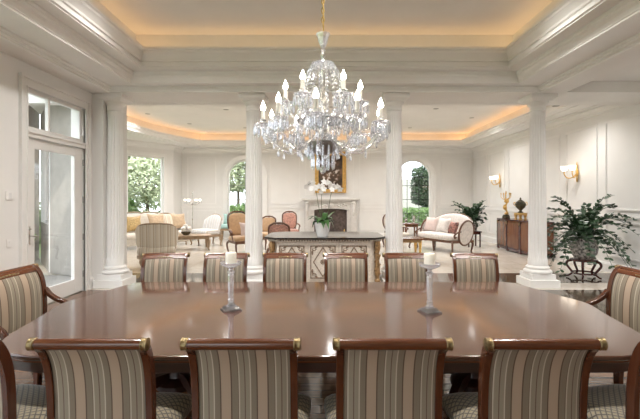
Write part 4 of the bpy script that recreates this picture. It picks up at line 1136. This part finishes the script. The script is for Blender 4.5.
# aqua stool in front of left arch window
t = thing('bench', 'aqua upholstered bench below the left arched window', 'bench', (px(231, 16.1), 16.1, 0))
MB().sell((0, 0, .54), (.46, .26, .10), .4, .3, 20, 8).build('seat', M['aqua'], t, ang=80)
MB().box(-.44, .44, -.24, .24, .38, .47).build('seat_rail', M['ltwood'], t, bev=.01)
for sx in (-1, 1):
    for sy in (-1, 1): MB().taper((sx * .39, sy * .19, 0), (.025, .025), (sx * .39, sy * .19, .38), (.045, .045)).build('leg', M['ltwood'], t)
pillow('aqua silk pillow leaning on the bench below the left arched window', (px(231, 16.1) - .1, 16.12, .84), 0, M['aqua'], .2, .15)
# caramel chairs flanking the left middle column
armchair('armchair', 'caramel upholstered armchair with carved frame, left of the left middle column', 'chair', (px(243.5, 11.9), 11.9, 0), R(35), M['caramel'], M['walnut'], .80, .72, 1.25, .46)
armchair('armchair', 'caramel armchair just right of the left middle column', 'chair', (px(262.5, 13.2), 13.2, 0), R(-25), M['caramel'], M['walnut'], .70, .66, 1.05, .46)
pillow('pale cushion on the caramel armchair left of the left middle column', (px(247, 11.7), 11.62, .76), R(35), M['pinkpillow'], .19, .3)
# rose chairs
armchair('armchair', 'rose damask armchair beside the fireplace, farther of the rose pair', 'chair', (px(290, 14.9), 14.9, 0), R(8), M['pinkfab'], M['walnut'], .66, .62, 1.16, .44)
armchair('armchair', 'rose damask armchair, nearer of the rose pair, showing above the left end of the console', 'chair', (px(281.5, 10.5), 10.5, 0), R(175), M['pinkfab'], M['walnut'], .66, .62, 1.02, .44)
# right: chair by column, side table, coffee table
armchair('armchair', 'pale oval-back armchair partly behind the right middle column', 'chair', (px(396.5, 13.4), 13.4, 0), R(30), M['creamfab'], M['walnut'], .70, .66, 1.16, .44, oval=True)
t = thing('coffee_table', 'brown wooden coffee table with gilt legs in front of the white settee', 'table', (px(403, 11.9), 11.95, 0), R(0))
MB().prism(octo(.55, .38, .06), .44, .48).build('tabletop', M['cherry'], t, bev=.01)
MB().prism(octo(.5, .33, .04), .36, .44).build('apron', M['carvegold'], t, bev=.008)
for sx in (-1, 1):
    for sy in (-1, 1): MB().taper((sx * .45, sy * .28, 0), (.022, .022), (sx * .45, sy * .28, .40), (.042, .042)).build('leg', M['gilt'], t)
t = thing('side_table', 'small dark side table under the right arched window', 'table', (px(410, 15.6), 15.6, 0))
MB().lathe([(.36, .66), (.38, .67), (.38, .69), (.36, .70)], n=28).build('tabletop', M['cherry'], t)
MB().box(-.25, .25, -.25, .25, .56, .66).build('apron', M['cherry'], t, bev=.006)
for sx in (-1, 1):
    for sy in (-1, 1): MB().taper((sx * .22, sy * .22, 0), (.016, .016), (sx * .22, sy * .22, .56), (.028, .028)).build('leg', M['cherry'], t)
for dx, h_, lab in ((-.16, .2, 'shorter silver vase on the small side table'), (.14, .3, 'taller silver vase on the small side table')):
    o = MB().lathe([(.04, 0), (.05, .01), (.02, .04), (.06, h_ * .6), (.05, h_ * .8), (.03, h_ * .88), (.045, h_), (.04, h_), (.02, h_ * .86), (.001, h_ * .8)], n=16).build('vase', M['silver']); o.location = (px(410, 15.6) + dx, 15.55, .70); tag(o, lab, 'vase', 'silver vases on the small side table')

# ------------------------------------------------------------------ side cabinet on the right wall
c0, c1, xf, CH = 10.95, 13.45, 5.86, 1.0
t = thing('sideboard', 'long dark wooden sideboard with bowed front against the right wall', 'cabinet', ((xf + XR) / 2, (c0 + c1) / 2, 0))
hx = (XR - .035 - xf) / 2; hy = (c1 - c0) / 2
def front(n, off): return [(-hx + .06 - .09 * (cos(PI * (2 * k / n - 1) * .5)) - off, -hy + 2 * hy * k / n) for k in range(n + 1)]
def sb(off, z0, z1): return MB().prism([(hx, -hy - off), (hx, hy + off)] + [(x, y * (1 + off / hy)) for x, y in reversed(front(18, off))], z0, z1)
sb(-.02, .12, CH - .04).build('body', M['cherry'], t, ang=25)
sb(.02, CH - .04, CH).build('top', M['blackstone'] if False else M['redwood'], t, ang=25, bev=.005)
sb(0, .04, .12).build('plinth', M['redwood'], t, ang=25)
for k in range(4):
    y = -hy + .02 + k * (2 * hy - .04) / 3; y0 = y if k < 3 else y
    x = -hx + .06 - .09 * cos(PI * (2 * (y + hy) / (2 * hy) - 1) * .5)
    p_ = MB().box(x - .015, x + .05, y - .05, y + .05, 0, CH - .05); p_.build('pilaster', M['redwood'], t, bev=.006)
    MB().sell((x - .02, y, CH - .12), (.015, .035, .05), n=8, m=6).build('bronze_mount', M['brass'], t)
for k in range(3):
    ya = -hy + .09 + k * (2 * hy - .04) / 3; yb = ya + (2 * hy - .04) / 3 - .14
    K = 8; P = []
    for j in range(K + 1):
        y = ya + (yb - ya) * j / K; P.append((-hx + .06 - .09 * cos(PI * ((y + hy) / hy - 1) * .5) + .012, y))
    dm = MB(); dm.prism(P + [(p[0] + .03, p[1]) for p in reversed(P)], .16, CH - .10); dm.xf(Matrix.Translation((-.02, 0, 0)))
    dd = dm.build('door', M['cherry'], t, ang=25)
    MB().sell((P[0][0] - .03, yb - .05, .55), (.014, .014, .014), n=8, m=6).build('knob', M['brass'], dd)
# candelabrum
def candelabra(loc, label):
    t = thing('candelabrum', label, 'candelabrum', loc)
    MB().lathe([(.12, 0), (.13, .02), (.11, .05), (.13, .07), (.09, .10), (.10, .12)], n=8).build('base', M['bronze'], t)
    b_ = MB(); P = smooth_path([(0, 0, .12), (.03, 0, .22), (-.03, .01, .36), (.02, 0, .5), (-.01, 0, .62)], 5)
    b_.tube(P, [.045 + .022 * sin(i * .8) for i in range(len(P))], 10)
    b_.sell((0, 0, .60), (.04, .04, .045)); b_.tube(smooth_path([(.02, 0, .48), (.07, -.03, .55), (.05, 0, .66)], 4), .015, 6); b_.tube(smooth_path([(-.02, 0, .45), (-.08, -.02, .42), (-.07, 0, .33)], 4), .015, 6)
    b_.build('figure_stem', M['gilt'], t)
    for k in range(5):
        a = k * 2 * PI / 5; r = .15; c, s_ = cos(a), sin(a)
        ar = MB().tube(smooth_path([(0, 0, .64), (.07 * c, .07 * s_, .62), (r * c, r * s_, .70), (r * c, r * s_, .77)], 4), .01, 6); ar.lathe([(.012, 0), (.03, .01), (.015, .02), (.018, .06), (.02, .06), (.001, .055)], (r * c, r * s_, .77), 8); ar.build('arm', M['gilt'], t)
    MB().tube([(0, 0, .62), (0, 0, .8)], .012, 6).lathe([(.012, 0), (.035, .01), (.02, .03), (.022, .08), (.001, .08)], (0, 0, .8), 8).build('finial', M['gilt'], t)
candelabra((px(506, 13.0), 13.0, CH), 'gilt figural candelabrum on the left end of the sideboard')
t = thing('lidded_urn', 'dark lidded urn on a gilt footed stand on the sideboard', 'urn', (px(520.5, 12.15), 12.15, CH))
s_ = MB().lathe([(.17, .15), (.19, .16), (.19, .20), (.17, .21)], n=8)
for k in range(6): a = k * PI / 3; s_.lathe([(.035, 0), (.045, .02), (.02, .06), (.045, .12), (.05, .16)], (.15 * cos(a), .15 * sin(a), 0), 8)
s_.build('stand', M['gilt'], t)
MB().lathe([(.07, .21), (.09, .22), (.03, .27), (.05, .30), (.13, .38), (.155, .45), (.15, .50), (.11, .52)], n=20).build('bowl', M['bronze'], t)
MB().lathe([(.13, .52), (.135, .535), (.10, .56), (.05, .60), (.02, .62), (.03, .64), (.012, .67), (.001, .69)], n=20).build('lid', M['bronze'], t)
for q in (-1, 1): MB().tube(smooth_path([(q * .14, 0, .42), (q * .2, 0, .46), (q * .19, 0, .53), (q * .14, 0, .50)], 4), .012, 6).build('handle', M['gilt'], t)

# ------------------------------------------------------------------ sconces
def sconce(y, label):
    t = thing('wall_sconce', label, 'sconce', (XR - .022, y, 2.28), 0, 'gilt wall sconces on the right wall')
    b_ = MB(); b_.sell((-.012, 0, 0), (.02, .055, .12), n=14, m=10); b_.sell((-.012, 0, .16), (.018, .035, .06), n=12, m=8); b_.sell((-.012, 0, -.17), (.018, .03, .07), n=12, m=8); b_.lathe([(.001, 0), (.018, .02), (.008, .05), (.001, .07)], (-.015, 0, .21), 8)
    b_.build('back_plate', M['gilt'], t)
    for s_ in (-1, 1):
        P = smooth_path([(-.03, 0, -.03), (-.10, s_ * .05, -.12), (-.18, s_ * .13, -.12), (-.23, s_ * .16, -.03), (-.23, s_ * .16, .02)], 5)
        a = MB().tube(P, .013, 8); a.lathe([(.02, 0), (.04, .01), (.02, .025), (.02, .045)], (-.23, s_ * .16, .02), 10)
        ar = a.build('arm', M['gilt'], t)
        MB().lathe([(.035, .05), (.06, .065), (.078, .12), (.085, .165), (.08, .165), (.055, .08), (.001, .06)], (-.23, s_ * .16, .0), 16).build('glass_shade', M['shadeglow'], ar)
    return t
sconce(9.95, 'gilt double wall sconce above the big potted fern')
sconce(14.25, 'gilt double wall sconce above the gilt candelabrum')

# ------------------------------------------------------------------ big potted plant
PXX, PYY = 5.42, 8.25
t = thing('plant_stand', 'carved dark rosewood stand under the big porcelain planter', 'stand', (PXX, PYY, 0))
MB().lathe([(.22, .34), (.25, .35), (.25, .38), (.22, .39)], n=24).build('top_ring', M['redwood'], t)
for k in range(5):
    a = k * 2 * PI / 5 + .3; c, s_ = cos(a), sin(a)
    P = smooth_path([(r * c, r * s_, z) for r, z in ((.2, .36), (.29, .33), (.31, .26), (.25, .17), (.21, .10), (.27, .04), (.32, .025))], 4)
    MB().tube(P, [.03 - .0006 * i for i in range(len(P))], 8).build('leg', M['redwood'], t)
MB().tube([(.22 * cos(a * PI / 12), .22 * sin(a * PI / 12), .10) for a in range(24)], .018, 6, closed=True).build('stretcher', M['redwood'], t)
t = thing('potted_plant', 'big dark green plant with arching fronds in a grey porcelain planter by the right wall', 'plant', (PXX, PYY, .39))
MB().lathe([(.16, 0), (.17, .01), (.235, .12), (.26, .24), (.24, .34), (.225, .38), (.25, .41), (.25, .43), (.225, .43), (.21, .38), (.001, .37)], n=32).build('planter', M['chinese'], t)
MB().lathe([(.001, .372), (.208, .372), (.20, .39), (.001, .40)], n=20).build('soil', M['soil'], t)
rnd = random.Random(11)
def frond(parent, a, L, lift, droop, mt, lw=.05, ll=.11, z0=.39, n=15, name='frond', r0=.06):
    m_ = MB(); d = Vector((cos(a), sin(a), 0)); pts = []
    for i in range(11):
        f = i / 10; r = r0 + L * (.25 * f + .75 * f ** 1.5) * .9; z = z0 + lift * (f * 1.6 - f * f * .6) - droop * f ** 2.6; pts.append(d * r + Vector((0, 0, z)))
    m_.tube(pts, [.011 - .0008 * i for i in range(11)], 5)
    side = Vector((-d.y, d.x, 0))
    for k in range(n):
        f = .28 + .72 * k / (n - 1); q = f * 10; i = min(int(q), 9); p = pts[i].lerp(pts[i + 1], q - i); tg = (pts[i + 1] - pts[i]).normalized()
        for s_ in (-1, 1):
            l = ll * rnd.uniform(.8, 1.1) * (1 - .35 * f); dr_ = (side * s_ * .85 + tg * .5 + Vector((0, 0, rnd.uniform(-.25, .55)))).normalized(); wd = (tg.cross(dr_).cross(dr_).normalized() + Vector((rnd.uniform(-.7, .7), rnd.uniform(-.7, .7), rnd.uniform(-.7, .7)))).normalized() * lw * .5
            up = dr_.cross(wd).normalized() * .006
            vs = [p, p + dr_ * l * .35 + wd, p + dr_ * l * .75 + wd * .8, p + dr_ * l, p + dr_ * l * .75 - wd * .8, p + dr_ * l * .35 - wd, p + dr_ * l * .5 + up]
            m_.add(vs, [(0, 1, 6), (1, 2, 6), (2, 3, 6), (3, 4, 6), (4, 5, 6), (5, 0, 6)])
    m_.build(name, mt, parent)
for k in range(54):
    a = k * 2.39996 + rnd.uniform(-.2, .2); tier = k / 54
    L = rnd.uniform(.7, 1.12); lift = .98 - .85 * tier + rnd.uniform(-.1, .1); droop = .15 + .75 * tier
    if cos(a) > .35: L = min(L, .92)
    if k < 6: L *= .6
    frond(t, a, L, lift, droop, M['green'], .066, .145, n=10)
# plant on a small table behind settee
P2X, P2Y = 5.2, 13.75
t = thing('plant_table', 'small dark square table holding a leafy plant behind the settee', 'table', (P2X, P2Y, 0))
MB().box(-.24, .24, -.24, .24, .50, .54).build('tabletop', M['redwood'], t, bev=.006)
MB().box(-.21, .21, -.21, .21, .43, .50).build('apron', M['redwood'], t)
for sx in (-1, 1):
    for sy in (-1, 1): MB().taper((sx * .19, sy * .19, 0), (.016, .016), (sx * .19, sy * .19, .43), (.022, .022)).build('leg', M['redwood'], t)
t = thing('potted_plant', 'leafy green plant in a grey pot between the settee and the sideboard', 'plant', (P2X, P2Y, .54))
MB().lathe([(.12, 0), (.14, .02), (.18, .16), (.19, .25), (.17, .25), (.001, .22)], n=20).build('pot', M['chinese'], t)
for k in range(26):
    a = k * 2.39996; tier = k / 26; L = rnd.uniform(.45, .82) * (.65 if cos(a) > .2 else 1)
    frond(t, a, L, .85 - .6 * tier, .05 + .3 * tier, M['green'], .10, .17, z0=.22, n=8, r0=.03)

# ------------------------------------------------------------------ downlights
DL = []
def downlight(x, y, z, label, power=0, size=.09):
    t = thing('downlight', label, 'downlight', (x, y, z), 0, 'recessed ceiling downlights')
    MB().lathe([(.075, -.006), (.08, 0), (.055, 0), (.05, -.004)], n=20).build('trim_ring', M['steel'], t)
    MB().lathe([(.001, -.002), (.048, -.002), (.048, 0), (.001, 0)], n=16).build('lens', M['lampglow'], t)
    if power:
        ld = bpy.data.lights.new('downlight_lamp', 'SPOT'); ld.energy = power; ld.spot_size = R(150); ld.spot_blend = 1; ld.shadow_soft_size = .10; ld.color = (1, .975, .945)
        lo = bpy.data.objects.new('downlight_lamp', ld); C.objects.link(lo); lo.location = (x, y, z - .03)
ZC = 4.27
PW = 155
downlight(px(147.7, 12.4), 12.4, ZC, 'recessed downlight nearest the left curve of the living room tray', PW)
downlight(-4.6, 14.0, ZC, 'recessed downlight near the left rear corner of the living room tray', PW)
downlight(px(226, 11.8), 11.8, ZC, 'recessed downlight just left of the left middle column', PW)
downlight(px(436, 11.7), 11.7, ZC, 'recessed downlight just right of the right middle column', PW)
downlight(px(410, 14.8), 14.8, ZC, 'recessed downlight over the right arched window', PW)
downlight(0.3, 11.5, ZC, 'added recessed downlight over the middle of the living room', PW)  # living room downlights from here down are extra, added to brighten it
downlight(0.3, 14.5, ZC, 'added recessed downlight in front of the fireplace', PW)
downlight(4.9, 13.0, ZC, 'added recessed downlight over the settee', PW)
downlight(-2.8, 14.8, ZC, 'added recessed downlight over the love seat', PW)
# recessed lamps added out of view to brighten the dining room
for x in (-2.2, 0, 2.3):
    for y in (2.6, 5.2): downlight(x, y, 4.46, 'added fill downlight in the dining tray ceiling', 170)
for y in (1.5, 4.0, 6.2): downlight(5.5, y, 3.74, 'added fill downlight in the right aisle ceiling', 110)  # aisle and plant lamps likewise added as fill, out of view
downlight(5.4, 9.2, 3.765, 'added fill downlight above the big potted plant', 90)

# ------------------------------------------------------------------ exterior
struct(box(-40, 40, -30, 60, -.6, -.15).build('ground', M['lawn']))
def foliage(name, label, cat, c, r, n, sz, m, seed, trunk=None, boxy=False, group=None):
    rnd = random.Random(seed); t = thing(name, label, cat, (c[0], c[1], -.15), 0, group); mb = MB(); vs = []; fs = []
    for k in range(n):
        if boxy: v = Vector((rnd.uniform(-1, 1), rnd.uniform(-1, 1), rnd.uniform(-1, 1)))
        else:
            v = Vector((rnd.gauss(0, 1), rnd.gauss(0, 1), rnd.gauss(0, 1))).normalized() * rnd.uniform(.55, 1.0)
            v *= 1 + .18 * sin(v.x * 5 + seed) * cos(v.z * 6)
        p = Vector((v.x * r[0], v.y * r[1], v.z * r[2] + c[2] + .15))
        u = Vector((rnd.gauss(0, 1), rnd.gauss(0, 1), rnd.gauss(0, 1))).normalized(); w = u.orthogonal().normalized(); s_ = sz * rnd.uniform(.6, 1.3)
        i = len(vs); vs += [p - u * s_, p + w * s_ * .45, p + u * s_, p - w * s_ * .45]; fs.append((i, i + 1, i + 2, i + 3))
    mb.add(vs, fs).build('foliage', m, t)
    if trunk:
        q = MB().tube([(0, 0, 0), (.05, .05, c[2] * .5), (0, 0, c[2] + r[2] * .3)], [trunk, trunk * .8, trunk * .4], 8)
        for k in range(5):
            a = k * 1.3; q.tube([(0, 0, c[2] - r[2] * .4), (r[0] * .5 * cos(a), r[1] * .5 * sin(a), c[2] + r[2] * .3)], [trunk * .5, trunk * .15], 6)
        q.build('trunk', M['bark'], t)
# seen through the bay window
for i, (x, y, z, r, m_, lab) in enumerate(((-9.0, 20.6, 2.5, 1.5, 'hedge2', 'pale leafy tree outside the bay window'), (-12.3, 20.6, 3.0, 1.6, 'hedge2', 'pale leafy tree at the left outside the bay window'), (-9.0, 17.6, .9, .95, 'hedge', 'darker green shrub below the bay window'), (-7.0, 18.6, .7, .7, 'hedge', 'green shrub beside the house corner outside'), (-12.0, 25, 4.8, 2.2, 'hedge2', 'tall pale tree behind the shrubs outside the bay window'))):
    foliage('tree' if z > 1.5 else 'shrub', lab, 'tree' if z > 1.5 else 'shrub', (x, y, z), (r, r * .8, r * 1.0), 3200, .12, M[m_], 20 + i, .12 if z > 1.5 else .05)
foliage('hedge', 'clipped green hedge outside the bay windows', 'hedge', (-11.6, 12, .7), (.6, 4.6, .85), 6000, .10, M['hedge'], 40, None, True)
# through the left arched window
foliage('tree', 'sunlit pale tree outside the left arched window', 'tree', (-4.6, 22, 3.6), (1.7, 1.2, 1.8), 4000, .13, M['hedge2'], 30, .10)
foliage('shrub', 'dark green shrub outside the left arched window', 'shrub', (-4.3, 20.4, .6), (1.5, .8, .85), 3500, .09, M['hedge'], 31, .05)
# through the right arched window
foliage('hedge', 'clipped hedge outside the right arched window', 'hedge', (5.0, 20.5, .45), (2.4, .5, .75), 7000, .08, M['hedge'], 32, None, True)
foliage('topiary_tree', 'dark round topiary tree outside the right arched window', 'tree', (px(428, 21.5), 21.5, 2.35), (.95, .8, 1.25), 5500, .09, M['topiary'], 33, .08)
tag(MB().box(1.0, 12, 27, 27.3, -.15, 3.0).build('garden_wall', M['stucco']), 'pale garden wall beyond the hedge outside the right arched window', 'wall')
# house wing outside the left door
t = thing('house_wing', 'pale stucco wing with tall window painted with a dark green reflection seen through the glazed door', 'building', (-7.6, 7.6, -.15))
MB().box(-.3, 0, -3, 3.2, 0, 4.6).build('wall', M['stucco'], t)
MB().box(0, .35, 1.9, 2.4, 0, 4.6).build('pilaster', M['stucco'], t, bev=.02)
f = MB(); 
for a, b_, c, e in ((.5, .6, .3, 3.0), (1.55, 1.65, .3, 3.0), (.6, 1.55, .3, .4), (.6, 1.55, 2.9, 3.0), (.6, 1.55, 2.2, 2.28)): f.box(0, .06, a, b_, c, e)
wf = f.build('window_frame', M['trim'], t); box(.005, .02, .6, 1.55, .4, 2.9).build('pane', M['reflectglass'], wf)
MB().box(-.35, .12, -3, 3.2, 4.45, 4.75).build('cornice', M['stucco'], t)
struct(box(-7.6, XL - .22, 3, 8.6, -.15, -.02).build('ground', M['stucco']), 'pale patio outside the door')
foliage('shrub', 'green shrub on the patio outside the glazed door', 'shrub', (-6.7, 8.7, .75), (.35, .35, .8), 1500, .07, M['hedge'], 41, .04)

# ------------------------------------------------------------------ light & camera
w = bpy.data.worlds.new('world'); bpy.context.scene.world = w; w.use_nodes = True
bg = w.node_tree.nodes['Background']; bg.inputs[0].default_value = (.86, .93, 1, 1); bg.inputs[1].default_value = 1.9
sd = bpy.data.lights.new('sun', 'SUN'); sd.energy = 1.8; sd.angle = R(3); sd.color = (1, .95, .86)
so = bpy.data.objects.new('sun', sd); C.objects.link(so); so.rotation_euler = (R(38), 0, R(35))
cam = bpy.data.cameras.new('camera'); co = bpy.data.objects.new('camera', cam); C.objects.link(co)
co.location = (0, 0, 1.6); co.rotation_euler = (R(90), 0, 0); cam.sensor_width = 36; cam.lens = 22.5
cam.shift_x = -1 / 640; cam.shift_y = -9.5 / 640; cam.clip_start = .05; cam.clip_end = 200
sc = bpy.context.scene; sc.camera = co
sc.view_settings.view_transform = 'Standard'; sc.view_settings.look = 'None'; sc.view_settings.gamma = 1; sc.view_settings.exposure = 1.05
